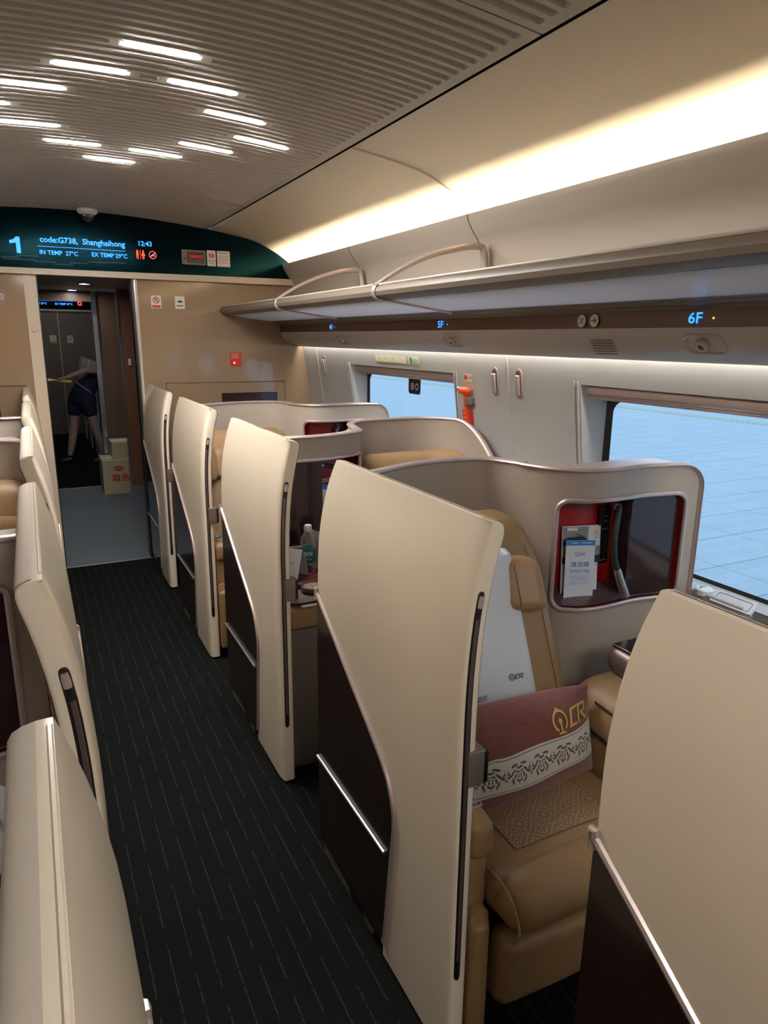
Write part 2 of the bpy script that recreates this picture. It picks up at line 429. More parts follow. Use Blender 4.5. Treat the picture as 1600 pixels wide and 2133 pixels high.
# ============================================================ STRUCTURE
YB, YE = -2.2, 5.24          # ends of this cabin
XM = .3725                   # mirror plane of the side walls
def xw(z): return lerp1(z, (0, .7, 1.1, 1.56, 1.62), (2.02, 2.02, 1.988, 1.925, 1.915))
bm = B(); grid(lambda u, v: (-1.3+3.4*u, YB+(YE-YB)*v, 0), 1, 1, bm)
fl = struct(obj('floor', bm, carpet, smooth=False), 'dark carpet with thin grey lines along the aisle')
bm = box(-1.3, 2.1, YE, 8.14, -.05, 0); struct(obj('floor', bm, linom, smooth=False), 'blue-grey vinyl floor of the vestibule')
bm = box(-1.3, 2.1, 8.14, 13.2, -.05, .0); struct(obj('floor', bm, carpet, smooth=False), 'dark carpet of the next cabin')
bm = box(.0, .75, YE-.012, YE+.006, -.002, .003); struct(obj('trim_1', bm, silver, smooth=False), 'thin metal strip where the carpet ends')
bm = box(.1, .75, 8.13, 8.15, -.002, .004); struct(obj('trim_2', bm, silver, smooth=False), 'metal strip at the next carpet')
# ceiling with moulded cross grooves
LX, LYS = .4268, [2.27+.234*j for j in range(7)]
lamps = []
for j, ys in enumerate(LYS):
    for sx in ({0} if j in (0, 6) else {1, -1} if j in (1, 5) else {2, -2} if j in (2, 4) else {3, -3}):
        lamps.append((LX+.168*sx, ys))
lamps += [(LX+.168*2, LYS[2]-.0)] if False else []
for s in (1, -1): lamps.append((LX+.168*s, LYS[1])) if (LX+.168*s, LYS[1]) not in lamps else None
cz = lambda x: 2.405-.053*((x-.3725)/.8435)**2
x0c, x1c = -.471, 1.216
GP = .0468
cuts = set([x0c, x1c, x0c+.035, x0c+.042, x1c-.035, x1c-.042])
xs_ = [x0c+.06+(x1c-x0c-.12)*i/16 for i in range(17)]; cuts |= set(xs_)
for cx in {round(a, 4) for a, _ in lamps}:
    for d in (.104, .112, .138, .146): cuts |= {cx-d, cx+d}
cuts = sorted(c for c in cuts if x0c <= c <= x1c)
ys_l = []                         # (y, depth, row)
row0 = LYS[0]
k = math.floor((YB-row0)/GP)+1
ystations = [(YB, 0, None)]
while row0+k*GP < YE-.03:
    yc = row0+k*GP
    seam = k in (-15, 42)
    if seam: ystations += [(yc-.012, 0, k), (yc-.0035, 0, k), (yc-.003, .012, 's'), (yc+.003, .012, 's'), (yc+.0035, 0, k), (yc+.012, 0, k)]
    else: ystations += [(yc-.0145, 0, k), (yc-.0115, .6, k), (yc-.006, 1, k), (yc+.006, 1, k), (yc+.0115, .6, k), (yc+.0145, 0, k)]
    k += 1
ystations.append((YE, 0, None))
lrow = {}
for a, b in lamps: lrow.setdefault(round((b-row0)/GP), []).append(a)
bm = B(); R_ = []
for y, d, row in ystations:
    ring = []
    for x in cuts:
        dep = 0
        if row == 's': dep = .012
        elif row is not None and d > 0:
            dep = .0105*d
            if x < x0c+.036 or x > x1c-.036: dep = 0
            for lx in lrow.get(row, []):
                if .108 < abs(x-lx) < .142: dep = 0
        ring.append(bm.verts.new((x, y, cz(x)+dep)))
    R_.append(ring)
for A_, B_ in zip(R_, R_[1:]):
    for i in range(len(cuts)-1): bm.faces.new((A_[i], A_[i+1], B_[i+1], B_[i]))
struct(obj('ceiling', bm, ceilm), 'beige ceiling panel moulded with narrow cross grooves')
bm = box(-1.3, 2.1, YB, YE, 2.46, 2.48); struct(obj('ceiling', bm, black, smooth=False))
# ceiling lamps
first = None
def capsule(L, W, n=8):
    out = []
    for i in range(n+1): a = -PI/2+PI*i/n; out.append((L/2-W/2+W/2*math.cos(a), W/2*math.sin(a)))
    for i in range(n+1): a = PI/2+PI*i/n; out.append((-L/2+W/2+W/2*math.cos(a), W/2*math.sin(a)))
    return out
names = {0: 'alone at the near tip of the diamond', 6: 'alone at the far tip of the diamond'}
rowname = ['', 'second row', 'third row', 'widest middle row', 'fifth row', 'sixth row', '']
def lamp(cx, cy, label):
    t = thing('ceiling_light', label, 'light', (cx, cy, cz(cx)), group='slim white lamps in a diamond on the ceiling', rot=(0, 2*.053*(cx-.3725)/.8435**2, 0))
    obj('lens', prism(capsule(.205, .0165), lambda u, v, d: (u, v, d), -.0035, .004), ledw, t)
    o = B(); P_ = [(u, v, -.001) for u, v in capsule(.209, .0205)]; obj('rim', tube(P_, .0016, True, 6, o), ceilm, t)
for cx, cy in sorted(set(lamps), key=lambda q: q[1]):
    j = round((cy-LYS[0])/.234); sd = '' if j in (0, 6) else (' on the right' if cx > LX else ' on the left')
    lamp(cx, cy, 'slim white ceiling lamp, '+(names.get(j) or rowname[j]+' of the diamond pattern'+sd))
for j in range(5):
    for s in ({0} if j in (0, 4) else {1, -1} if j in (1, 3) else {2, -2}): lamp(LX+.168*s, -1.7+.234*j, 'slim white ceiling lamp of the cluster behind the camera'+('' if not s else ', '+('right' if s > 0 else 'left'))+', row '+'abcde'[j])
# small dome camera
t = thing('dome_camera', 'white dome security camera under the ceiling above the black display band', 'camera', (.435, 5.10, cz(.435)))
obj('base', lathe([(.05, .004), (.062, -.004), (.062, -.022), (.048, -.034), (.04, -.036)]), capw, t)
obj('dome', lathe([(.040, -.034), (.040, -.046), (.034, -.062), (.022, -.074), (.006, -.080)]), glassbr, t)
# side walls, coves, racks
COVE = [(1.230, 2.352), (1.30, 2.343), (1.44, 2.322), (1.577, 2.291), (1.703, 2.234), (1.775, 2.190), (1.845, 2.140), (1.892, 2.085), (1.908, 2.02)]
covepath = [(v.x, v.z) for v in smooth_path([(x, 0, z) for x, z in COVE], 4)]
def mx(o, s):   # place a mesh built for the right-hand side on either side
    return o
def side(s):
    global MS
    MS = s; SX = 0 if s > 0 else 2*XM
    nm = 'right' if s > 0 else 'left'
    def put_(o): o.location.x = SX; return o
    ce = put_(struct(obj('wall_'+nm, loft([(1.216, 2.352), (1.217, 2.372), (1.232, 2.372), (1.231, 2.353)], [YB, YE]), black)))
    put_(struct(obj('wall_'+nm, loft(covepath, [YB, YE]), covem), 'cream curved cove panel lit from below'))
    if s > 0:
        for ya in (2.745,):
            put_(struct(obj('trim_3', tube([(x-.002, ya, z-.002) for x, z in covepath], .004, n=6), rackm), 'joint line across the cove panel'))
    # wall with window openings
    wins = [(3.07, 4.36), (.83, 2.13), (-1.41, -.11)] if s > 0 else []
    zt, zb = 1.452, .78
    def wallgrid(y0, y1, z0, z1, bm):
        n = 6
        P_ = [(xw(z0+(z1-z0)*i/n), z0+(z1-z0)*i/n) for i in range(n+1)]
        loft(P_, [y0, y1], bm)
    bm = B()
    ysw = [YB]
    wallgrid(YB, YE, zt, 1.66, bm); wallgrid(YB, YE, 0, zb, bm)
    edges = sorted([YB, YE]+[y for ww in wins for y in ww])
    for a, b in zip(edges[::2], edges[1::2]): wallgrid(a, b, zb, zt, bm)
    put_(struct(obj('wall_'+nm, bm, wallm), 'pale grey side wall panels'))
    if s > 0:
        k = 0
        for yy in (2.60, 4.95, .36):
            k += 1
            put_(struct(obj('trim_%d' % (3+k), tube([(xw(z)-.001, yy, z) for z in (.05, .7, 1.1, 1.3, 1.56)], .0035, n=6), fairm), 'vertical joint line in the grey wall'))
        # window: reveal, roller blind, black gasket, pane, sill
        for i, (ya, yb) in enumerate(wins):
            wn = 'window_%d' % (i+1)
            wr = struct(bpy.data.objects.new(wn, None)); COL.objects.link(wr)
            XG = 2.055
            fr_ = B()
            for (a, c) in ((ya, ya+.045), (yb, yb-.045)):
                grid(lambda u, v: (xw(zb+(zt-zb)*v)+(XG-xw(zb+(zt-zb)*v))*u, a+(c-a)*u**.7, zb+(zt-zb)*v), 6, 6, fr_)
            grid(lambda u, v: (xw(zt)+(XG+.01-xw(zt))*u, ya+(yb-ya)*v, zt+.0*u), 1, 1, fr_)
            grid(lambda u, v: (xw(zb)-.012+(XG+.02-xw(zb))*u, ya-.0+(yb-ya)*v, zb+.006+.02*u), 1, 1, fr_)
            obj('reveal', finish(fr_), wallm, wr)
            # outer moulding of the reveal
            fm = B(); 
            for yy, sg in ((ya, 1), (yb, -1)):
                for q in (0, .022):
                    tube([(xw(z)-.003, yy-sg*(.012+q), z) for z in (zb, 1.1, zt+.01)], .004, n=6, bm=fm)
            obj('moulding', fm, wallm, wr)
            obj('blind_rail', prism(rrect(0, 0, .05, .042, .012), lambda u, v, d: (xw(1.43)+.045+u, d, 1.431+v), ya+.004, yb-.004), rose, wr)
            obj('blind_lip', tube([(xw(1.40)+.04, ya+.004, 1.405), (xw(1.40)+.04, yb-.004, 1.405)], .009, n=10), rose, wr)
            g1, g0 = yb-.075, ya+.075
            hole = rrect((g0+g1)/2, 1.104, g1-g0, .575, .05, 6, 4); outer = rrect((g0+g1)/2, 1.104, g1-g0+.075, .665, .012, 6, 4)
            gb = B(); A1 = [gb.verts.new((XG-.004, u, v)) for u, v in hole]; A2 = [gb.verts.new((XG-.010, u, v)) for u, v in outer]
            for q in range(len(A1)): gb.faces.new((A1[q], A1[(q+1) % len(A1)], A2[(q+1) % len(A1)], A2[q]))
            if i == 0:   # dark tab hanging into the pane with a small round mark
                prism([(3.60, 1.40), (3.74, 1.40), (3.74, 1.315), (3.728, 1.30), (3.612, 1.30), (3.60, 1.315)], lambda u, v, d: (d, u, v), XG-.006, XG-.002, gb)
            obj('gasket', finish(gb), black, wr)
            if i == 0:
                obj('round_mark', put(arc2d(3.69, 1.345, 0, .021, 0, 2*PI), lambda u, v: (XG-.008, u, v)), capw, wr)
                obj('round_mark', put(arc2d(3.69, 1.345, .007, .014, 0, 2*PI), lambda u, v: (XG-.009, u, v)), redink, wr)
                obj('round_mark', put(arc2d(3.635, 1.345, .013, .020, 0, 2*PI), lambda u, v: (XG-.008, u, v)), capw, wr)
            pb = B(); grid(lambda u, v: (XG, g0-.04+(g1-g0+.08)*u, .8+.61*v), 1, 1, pb); obj('pane', pb, winglass, wr, smooth=False)
            if i == 1:
                sb = box(1.955, 2.03, .5+.83, 1.60, .742, .80); obj('hatch', sb, wallm, wr, bevel=.006)
    put_(struct(obj('baseboard_'+nm, box(2.0, 2.03, YB, YE, 0, .08), fairm, smooth=False)))
    # rack
    t = thing('luggage_rack', 'champagne open luggage rack with frosted underside along the %s wall' % ('window' if s > 0 else 'left'), 'luggage rack', (SX, 0, 0))
    back = smooth_path([(1.765, 0, 2.148), (1.772, 0, 2.120), (1.80, 0, 2.075), (1.835, 0, 2.03), (1.85, 0, 1.97), (1.85, 0, 1.86), (1.80, 0, 1.815)], 5)
    obj('back_panel', loft([(v.x, v.z) for v in back]+[(1.86, 1.80), (1.905, 1.86), (1.908, 2.03), (1.86, 2.036), (1.845, 2.045), (1.812, 2.082), (1.784, 2.122), (1.776, 2.149)], [YB, YE], closed=True), rackm, t)
    obj('shelf', loft([(1.65, 1.80), (1.84, 1.815), (1.82, 1.76), (1.65, 1.752)], [YB, YE], closed=True), rackm, t)
    nose = [(1.335, 1.836), (1.31, 1.834), (1.292, 1.822), (1.286, 1.806), (1.292, 1.79), (1.315, 1.779), (1.36, 1.776), (1.36, 1.80), (1.335, 1.82)]
    obj('nose', loft(nose, [YB, YE], closed=True), nosem, t)
    obj('nose_trim', tube([(1.306, YB, 1.834), (1.306, YE, 1.834)], .005, n=8), rackm, t)
    obj('frosted_panel', loft([(1.355, 1.776), (1.50, 1.757), (1.655, 1.738), (1.655, 1.75), (1.355, 1.79)], [YB, YE], closed=True), frost, t)
    obj('underside_trim', loft([(1.65, 1.742), (1.66, 1.735), (1.69, 1.733), (1.70, 1.724), (1.725, 1.722), (1.73, 1.712), (1.742, 1.712), (1.76, 1.74)], [YB, YE], closed=True), nosem, t)
    obj('wood_strip', loft([(1.742, 1.713), (1.748, 1.66), (1.765, 1.66), (1.765, 1.713)], [YB, YE], closed=True), woods, t)
    fp = smooth_path([(1.746, 0, 1.661), (1.757, 0, 1.63), (1.78, 0, 1.60), (1.815, 0, 1.578), (1.86, 0, 1.562), (1.888, 0, 1.556)], 4)
    obj('fairing', loft([(v.x, v.z) for v in fp]+[(1.892, 1.562), (1.80, 1.62), (1.765, 1.66)], [YB, YE], closed=True), fairm, t)
    if s > 0:
        for yb in (2.66, 3.93):
            arch = smooth_path([(1.290, yb, 1.828), (1.41, yb, 1.898), (1.546, yb, 1.958), (1.70, yb, 2.000), (1.782, yb, 2.012)], 5)+[Vector((1.808, yb, 2.008)), Vector((1.818, yb, 1.985)), Vector((1.826, yb, 1.93)), Vector((1.828, yb, 1.85))]
            obj('bracket', tube(arch, [.008+.008*min(1, i/20) for i in range(len(arch))], n=10, ry=.016, up=(0, 1, 0)), rose, t)
            low = smooth_path([(1.290, yb, 1.828), (1.284, yb, 1.806), (1.30, yb, 1.78), (1.36, yb, 1.772), (1.50, yb, 1.754), (1.66, yb, 1.732)], 5)
            obj('seam_trim', tube(low, .006, n=8, ry=.014, up=(0, 1, 0)), rose, t)
            for dy in (.06,):
                bp = [Vector((v.x-.001, yb+dy, v.z)) for v in back]
                obj('panel_joint', tube(bp, .0025, n=6), nosem, t)
    # hidden LED strips that light cove and wall
    l = thing('cove_lamp', 'warm LED strip hidden behind the rack top along the %s wall' % nm, 'light', (SX, 0, 0))
    obj('strip', box(1.858, 1.898, YB, YE-.02, 2.046, 2.052), covel, l, smooth=False)
    l = thing('wall_wash_lamp', 'white LED strip under the rack lighting the %s wall' % nm, 'light', (SX, 0, 0))
    obj('strip', box(1.895, 1.912, YB, YE-.02, 1.600, 1.604), washl, l, smooth=False)
    MS = 1
side(1); side(-1)
# fittings of the right wall
def wall_handle(y, label):
    t = thing('wall_latch', label, 'latch', (xw(1.43)-.002, y, 1.43), group='oval latches on the grey wall panels', rot=(0, -.14, 0))
    obj('plate', prism(rrect(0, 0, .046, .135, .0225), lambda u, v, d: (d, u, v), -.003, .002), rose, t)
    obj('recess', prism(rrect(0, 0, .032, .118, .0155), lambda u, v, d: (d, u, v), -.004, -.001), rosed, t)
    obj('lever', rbox(-.016, -.003, -.012, .012, -.052, .04, .004, n=2), rose, t)
wall_handle(2.70, 'rose metal oval latch left of the wall joint, beside the hammer'); wall_handle(2.52, 'rose metal oval latch right of the wall joint, by the big window'); wall_handle(4.82, 'small rose metal latch left of the far window')
# reading lamps, seat numbers
for yy, seat, lab, led, zz in ((1.447, '6F', 'blue lit seat number 6F on the wood strip', amber, 1.686), (2.868, '5F', 'blue lit seat number 5F on the wood strip', greenled, 1.686), (4.205, '4F', 'small blue lit seat number 4F, farthest on the wood strip', greenled, 1.686)):
    t = thing('seat_number', lab, 'display', (1.7395, yy, zz), group='lit seat numbers')
    write(t, seat, planar((0, .01, 0), (0, -1.2, 0), (0, 0, 1)), .043, blueled, name='digits', bold=.012)
    obj('indicator', put(arc2d(-.052, 0, 0, .0032, 0, 2*PI, 10), lambda u, v: (0, u, v)), led, t)
for yy, lab in ((1.43, 'below seat number 6F, nearest'), (2.80, 'below seat number 5F'), (4.10, 'below seat number 4F, farthest')):
    t = thing('reading_lamp', 'recessed rose metal reading lamp '+lab, 'lamp', (1.772, yy+.01, 1.612), group='reading lamps under the rack', rot=(0, -.75, 0))
    ov = [(u, v) for u, v in rrect(0, 0, .145, .070, .032)]
    obj('bezel', tube([(0, u, v) for u, v in ov], .0045, True, 8), rose, t)
    obj('dish', put(poly2d(ov), lambda u, v: (.001, u, v)), rose, t)
    obj('head', lathe([(.021, 0), (.021, -.012), (.018, -.017), (.009, -.017), (.008, -.012)], ax='x', c=(0, 0, .004)), rose, t)
    obj('lens', lathe([(.008, 0), (.006, -.004)], 12, ax='x', c=(-.0125, 0, .004)), black, t)
for yy, kind, lab in ((1.930, 'fork', 'round pale pictogram of crossed fork and knife on the wood strip'), (1.868, 'arrow', 'round pale pictogram of an arrow on the wood strip')):
    t = thing('pictogram', lab, 'sign', (1.7395, yy, 1.687))
    P0 = planar((0, 0, 0), (0, -1, 0), (0, 0, 1)); P1 = planar((-.001, 0, 0), (0, -1, 0), (0, 0, 1))
    obj('disc', put(arc2d(0, 0, 0, .021, 0, 2*PI), P0), stick, t, smooth=False)
    b = B()
    if kind == 'arrow':
        put(rect2d(-.013, .004, -.0025, .0025), P1, b); put(poly2d([(.001, .010), (.013, 0), (.001, -.010), (-.002, -.007), (.005, 0), (-.002, .007)]), P1, b)
    else:
        put(poly2d([(-.012, .010), (-.010, .012), (.012, -.010), (.010, -.012)]), P1, b); put(poly2d([(.010, .012), (.014, .008), (.008, .004), (-.010, -.012), (-.012, -.010), (.004, .006)]), P1, b)
    obj('symbol', b, woodd, t, smooth=False)
b = B()
for i in range(6):
    zz = .022-.009*i; put(rect2d(-.055, .055, zz-.0018, zz+.0018), lambda u, v: (1.775-v*.95, 1.85-u-v*.3, 1.600+v), b)
tag(obj('speaker_grille', b, nosem, smooth=False), 'small slotted grille in the grey fairing below the pictograms', 'grille')
# stickers on the wall
def sticker(y, z, w_, h, label, ma=ivory, extra=None, name='wall_sticker'):
    t = thing(name, label, 'sign', (xw(z)-.002, y, z), rot=(0, -.14, 0))
    obj('sheet', put(rect2d(-w_/2, w_/2, -h/2, h/2), planar((0, 0, 0), (0, -1, 0), (0, 0, 1))), ma, t, smooth=False)
    if extra: extra(t, planar((-.0008, 0, 0), (0, -1, 0), (0, 0, 1)))
    return t
def ex1(t, f):
    b = B()
    for i, u in enumerate((-.16, -.07, .02, .085)):
        for q in range(6): uu = u+random.uniform(-.03, .03); put(rect2d(uu-.006, uu+.006, -.014-.004*(q % 2), -.0125-.004*(q % 2)), f, b)
        if i < 3: put(arc2d(u+.01, .006, .005, .007, 0, 2*PI, 10), f, b); put(rect2d(u+.012, u+.014, -.008, .012), f, b)
    obj('print', b, greyink, t, smooth=False)
def ex2(t, f):
    b = B(); put(rect2d(-.045, -.022, -.018, .018), f, b); put(rect2d(-.015, .045, -.014, -.011), f, b)
    obj('print', b, greenink, t, smooth=False); write(t, '紧急出口', lambda x, y: f(x+.016, y+.003), .016, greenink)
sticker(3.76, 1.503, .40, .042, 'pale green instruction strip above the far window', extra=ex1)
sticker(3.47, 1.503, .12, .042, 'pale emergency exit sticker at the right end of the instruction strip', extra=ex2)
def ex3(t, f):
    obj('print', put(arc2d(-.022, 0, 0, .013, 0, 2*PI), f), redink, t, smooth=False); write(t, '安全锤', lambda x, y: f(x+.014, y), .012, blackink)
sticker(2.93, 1.437, .075, .04, 'small sticker with a red disc above the orange hammer', extra=ex3)
# emergency hammer
t = thing('emergency_hammer', 'orange emergency hammer in its red holder on the grey wall', 'hammer', (xw(1.3)-.02, 2.935, 1.30), rot=(0, -.14, 0))
obj('handle', rbox(-.012, .012, -.013, .013, -.16, .06, .008, n=3), orange, t)
g_ = B()
for i in range(7): tube([(-.013, -.012, -.13+.022*i), (-.013, .012, -.125+.022*i)], .003, bm=g_)
obj('grip_ribs', g_, orange, t)
obj('head', lathe([(.006, -.045), (.017, -.038), (.019, .0), (.017, .03), (.008, .036)], 14, ax='y', c=(-.006, .005, .075)), orange, t)
obj('point', lathe([(.013, .0), (.012, .02), (.003, .034)], 12, ax='y', c=(-.006, .036, .082)), silver, t)
obj('holder', rbox(.0, .022, -.022, .045, -.17, -.02, .006, n=2), redink, t)
obj('clip', rbox(-.016, .02, -.045, -.010, .005, .04, .004, n=2), greyplas, t)
# ------------------------------------------------------------ end wall
def strip_poly(pts, y0, y1, name, ma, parent=None, **kw):
    return obj(name, prism(pts, lambda u, v, d: (u, d, v), y0, y1), ma, parent, smooth=False, **kw)
DX0, DX1 = .100, .690
wl = struct(bpy.data.objects.new('wall_far', None), 'glossy tan end wall with the doorway'); COL.objects.link(wl)
strip_poly([(DX1+.035, .0), (2.03, 0), (1.99, 1.1), (1.95, 1.55), (1.88, 1.70), (1.87, 2.01), (DX1+.035, 2.01)], YE, YE+.06, 'wall_panel', endm, wl)
strip_poly([(-1.3, 0), (.028, 0), (.028, 2.01), (-1.3, 2.01)], YE, YE+.06, 'wall_panel', endm, wl)
strip_poly([(.033, 0), (DX0, 0), (DX0, 2.01), (.033, 2.01)], YE-.004, YE+.06, 'jamb', lipm, wl)
strip_poly([(.026, 0), (.034, 0), (.034, 2.01), (.026, 2.01)], YE-.008, YE+.02, 'jamb_bead', lipm, wl)
strip_poly([(DX1+.022, 0), (DX1+.034, 0), (DX1+.034, 2.01), (DX1+.022, 2.01)], YE-.008, YE+.02, 'jamb_bead', lipm, wl)
struct(wl)
# cabinet fronts for the screens
for (xa, xb, ta, tb) in ((.878, 1.767, 1.275, 1.70), (-1.02, -.03, -.62, -.195)):
    strip_poly([(xa, .3), (xb, .3), (xb, 1.29), (xa, 1.29)], YE-.006, YE, 'wall_panel', endm, wl)
    o = B(); tube([(xa-.003, YE-.004, .3), (xa-.003, YE-.004, 1.293), (xb+.003, YE-.004, 1.293), (xb+.003, YE-.004, .3)], .0035, n=6, bm=o); obj('panel_gap', o, rosed, wl)
    t = thing('wall_screen', 'dark television screen set in the tan end wall '+('right' if xa > 0 else 'left')+' of the doorway', 'screen', ((ta+tb)/2, YE-.012, 1.09))
    obj('screen_glass', box(-(tb-ta)/2, (tb-ta)/2, 0, .006, -.12, .12), glassbr, t, smooth=False)
    obj('screen_frame', tube([(u, 0, v) for u, v in rrect(0, 0, tb-ta, .24, .004)], .003, True, 6), black, t)
# door
dr = struct(bpy.data.objects.new('door_1', None), 'open doorway with black and steel edge'); COL.objects.link(dr)
obj('door_edge', box(DX1-.004, DX1+.012, YE-.002, YE+.10, 0, 2.01), black, dr, smooth=False)
obj('door_edge', box(DX1+.012, DX1+.022, YE-.006, YE+.06, 0, 2.01), chrome, dr, smooth=False)
obj('door_edge', box(DX0-.002, DX0+.006, YE, YE+.10, 0, 2.01), black, dr, smooth=False)
b = lathe([(.018, 0), (.018, -.006), (.012, -.010), (.011, -.007), (.006, -.007)], ax='y', c=(.062, YE-.004, 1.655)); tag(obj('door_button', b, lipm), 'small round button on the pale door jamb', 'button')
# lip and band
struct(obj('trim_8', prism([(-1.3, 2.0), (-1.3, 2.03), (1.858, 2.045), (1.868, 2.01), (1.84, 2.0)], lambda u, v, d: (u, d, v), YE-.045, YE+.02), lipm, smooth=False), 'champagne ledge under the black band')
bt = [(1.885, 2.04), (1.87, 2.095), (1.81, 2.172), (1.70, 2.238), (1.577, 2.295), (1.44, 2.326), (1.216, 2.358)]
top = bt+[(x, cz(x)+.012) for x in [1.1-.1*i for i in range(24)]]
struct(obj('wall_far', prism([(-1.3, 2.03)]+[(1.885, 2.035)]+top, lambda u, v, d: (u, d, v), YE-.028, YE+.03), bandm, smooth=False), 'glossy black display band over the doorway')
YT = YE-.031
def face(y): return lambda u, v: (u, y, v)
def emit_text(body, x, z, size, ma, name='lettering', y=YT, **kw): return write(disp, body, lambda a, b: (x+a, y, z+b), size, ma, name, **kw)
disp = thing('information_display', 'blue lit information display in the black band reading 1, train code and temperatures', 'display')
obj('numeral', put(poly2d([(.032, 2.124), (.032, 2.222), (.012, 2.222), (-.004, 2.206), (-.028, 2.198), (-.028, 2.180), (.008, 2.186), (.008, 2.124)]), face(YT)), blueled, disp, smooth=False)
emit_text('code:G738,  Shanghaihong', .404, 2.215, .0485, blueled, bold=.022)
emit_text('12:43', .791, 2.228, .043, blueled, bold=.018)
emit_text('IN TEMP  27°C', .252, 2.137, .036, blueled, bold=.02)
emit_text('EX TEMP 29°C', .560, 2.140, .036, blueled, bold=.02)
b = B(); put(rect2d(.13, .66, 2.172, 2.175), face(YT), b); obj('rule', b, blueled, disp, smooth=False)
b = B()
for xx in (.738, .776):
    put(arc2d(xx, 2.182, 0, .0055, 0, 2*PI, 10), face(YT), b)
    if xx < .75: put(rect2d(xx-.0075, xx+.0075, 2.152, 2.176), face(YT), b)
    else: put(poly2d([(xx-.004, 2.176), (xx-.013, 2.150), (xx+.013, 2.150), (xx+.004, 2.176)]), face(YT), b)
    put(rect2d(xx-.0055, xx-.001, 2.130, 2.152), face(YT), b); put(rect2d(xx+.001, xx+.0055, 2.130, 2.152), face(YT), b)
put(rect2d(.756, .758, 2.130, 2.188), face(YT), b)
put(arc2d(.838, 2.160, .021, .0255, 0, 2*PI, 28), face(YT), b); put(poly2d([(.820, 2.146), (.823, 2.143), (.856, 2.174), (.853, 2.177)]), face(YT), b)
obj('symbols', b, redled, disp, smooth=False)
b = B(); put(rect2d(.825, .851, 2.153, 2.158), face(YT), b); put(rect2d(.838, .851, 2.164, 2.168), face(YT), b); obj('cigarette', b, blueled, disp, smooth=False)
b = B()
for a, c, z in ((-.3, .02, 2.098), (-.08, .11, 2.086), (.0, .13, 2.11), (.10, .23, 2.078), (.22, .33, 2.068), (.31, .42, 2.080), (.42, .55, 2.092), (.55, .66, 2.096)):
    put(rect2d(a, c, z, z+.0025), face(YT), b)
obj('decor_lines', b, greyink, disp, smooth=False)
# alarm box and notices
t = thing('alarm_box', 'recessed grey box with a red emergency handle in the black band', 'alarm', (1.115, YE-.03, 2.160))
obj('frame', prism(rrect(0, 0, .165, .098, .008), lambda u, v, d: (u, d, v), -.006, 0), greyplas, t)
obj('recess', prism(rrect(.012, 0, .120, .078, .006), lambda u, v, d: (u, d, v), -.0075, -.005), black, t)
obj('handle', rbox(-.036, .062, -.024, -.008, -.008, .018, .005, n=2), redink, t)
obj('lock', lathe([(.008, 0), (.008, -.009)], 12, ax='y', c=(-.064, 0, -.01)), black, t)
def notice(x0, x1, z0, z1, ma, label, fn=None, y=YT):
    t = thing('notice', label, 'sign', ((x0+x1)/2, y, (z0+z1)/2)); w_, h = (x1-x0)/2, (z1-z0)/2
    obj('sheet', prism(rrect(0, 0, 2*w_, 2*h, .004, 3), lambda u, v, d: (u, d, v), -.001, .0005), ma, t, smooth=False)
    if fn: fn(t, lambda u, v: (u, -.0018, v), w_, h)
    return t
def n1(t, f, w_, h):
    obj('print', put(arc2d(0, h*.35, 0, w_*.6, 0, 2*PI), f), redink, t, smooth=False)
    write(t, '!', lambda x, y: (x, -.0026, y+h*.35), .045, stick, bold=.03); write(t, '紧急制动', lambda x, y: f(x, y-h*.35), .013, blackink); write(t, '请勿动', lambda x, y: f(x, y-h*.65), .011, blackink)
notice(1.208, 1.270, 2.108, 2.214, stick, 'white notice with a red disc and exclamation mark beside the alarm box', n1)
def lines(t, f, w_, h, rows, ma):
    b = B()
    for r in rows: put(rect2d(-w_*.8, w_*.8*random.uniform(.6, 1), h*r-.0012, h*r+.0012), f, b)
    obj('print', b, ma, t, smooth=False)
def n2(t, f, w_, h): lines(t, f, w_, h, (.75, .7, .3), greyink); lines(t, f, w_, h, (.0, -.2, -.5), redink)
notice(1.279, 1.372, 2.108, 2.214, stick, 'white notice with small grey and red lines at the right of the black band', n2)
YS = YE-.002
def n3(t, f, w_, h):
    b = put(arc2d(0, h*.28, w_*.52, w_*.68, 0, 2*PI, 24), f); put(poly2d([(-w_*.5, h*.28+w_*.4), (-w_*.4, h*.28+w_*.5), (w_*.5, h*.28-w_*.4), (w_*.4, h*.28-w_*.5)]), f, b); put(rect2d(-w_*.85, w_*.85, -h*.9, -h*.5), f, b)
    obj('print', b, redink, t, smooth=False); b = put(rect2d(-w_*.3, w_*.2, h*.15, h*.22), f); put(arc2d(0, h*.45, .004, .008, 0, 2*PI, 10), f, b); obj('symbol', b, blackink, t, smooth=False)
notice(.811, .879, 1.811, 1.896, stick, 'no smoking notice on the tan end wall, left of the two', n3, YS)
def n4(t, f, w_, h):
    b = put(poly2d([(-w_*.5, h*.0), (w_*.5, h*.0), (w_*.6, h*.2), (w_*.1, h*.3), (w_*.1, h*.55), (-.0, h*.55), (-w_*.05, h*.3), (-w_*.4, h*.25)]), f); put(rect2d(-w_*.7, w_*.7, -h*.6, -h*.45), f, b); obj('print', b, blackink, t, smooth=False)
notice(.973, 1.041, 1.811, 1.897, stick, 'white notice with a black symbol on the tan end wall, right of the two', n4, YS)
def n5(t, f, w_, h): lines(t, f, w_, h, (.8, .6, .4, .2), stick); obj('lamp', put(arc2d(-w_*.25, -h*.5, 0, .007, 0, 2*PI, 10), f), amber, t, smooth=False)
notice(1.349, 1.433, 1.409, 1.509, redink, 'red notice on the tan end wall above the television', n5, YS)
t = notice(-.19, -.082, 1.815, 1.895, rosed, 'dark sign reading 20 on the left of the end wall', None, YS); write(t, '120', lambda x, y: (x+.0, -.002, y), .055, stick)
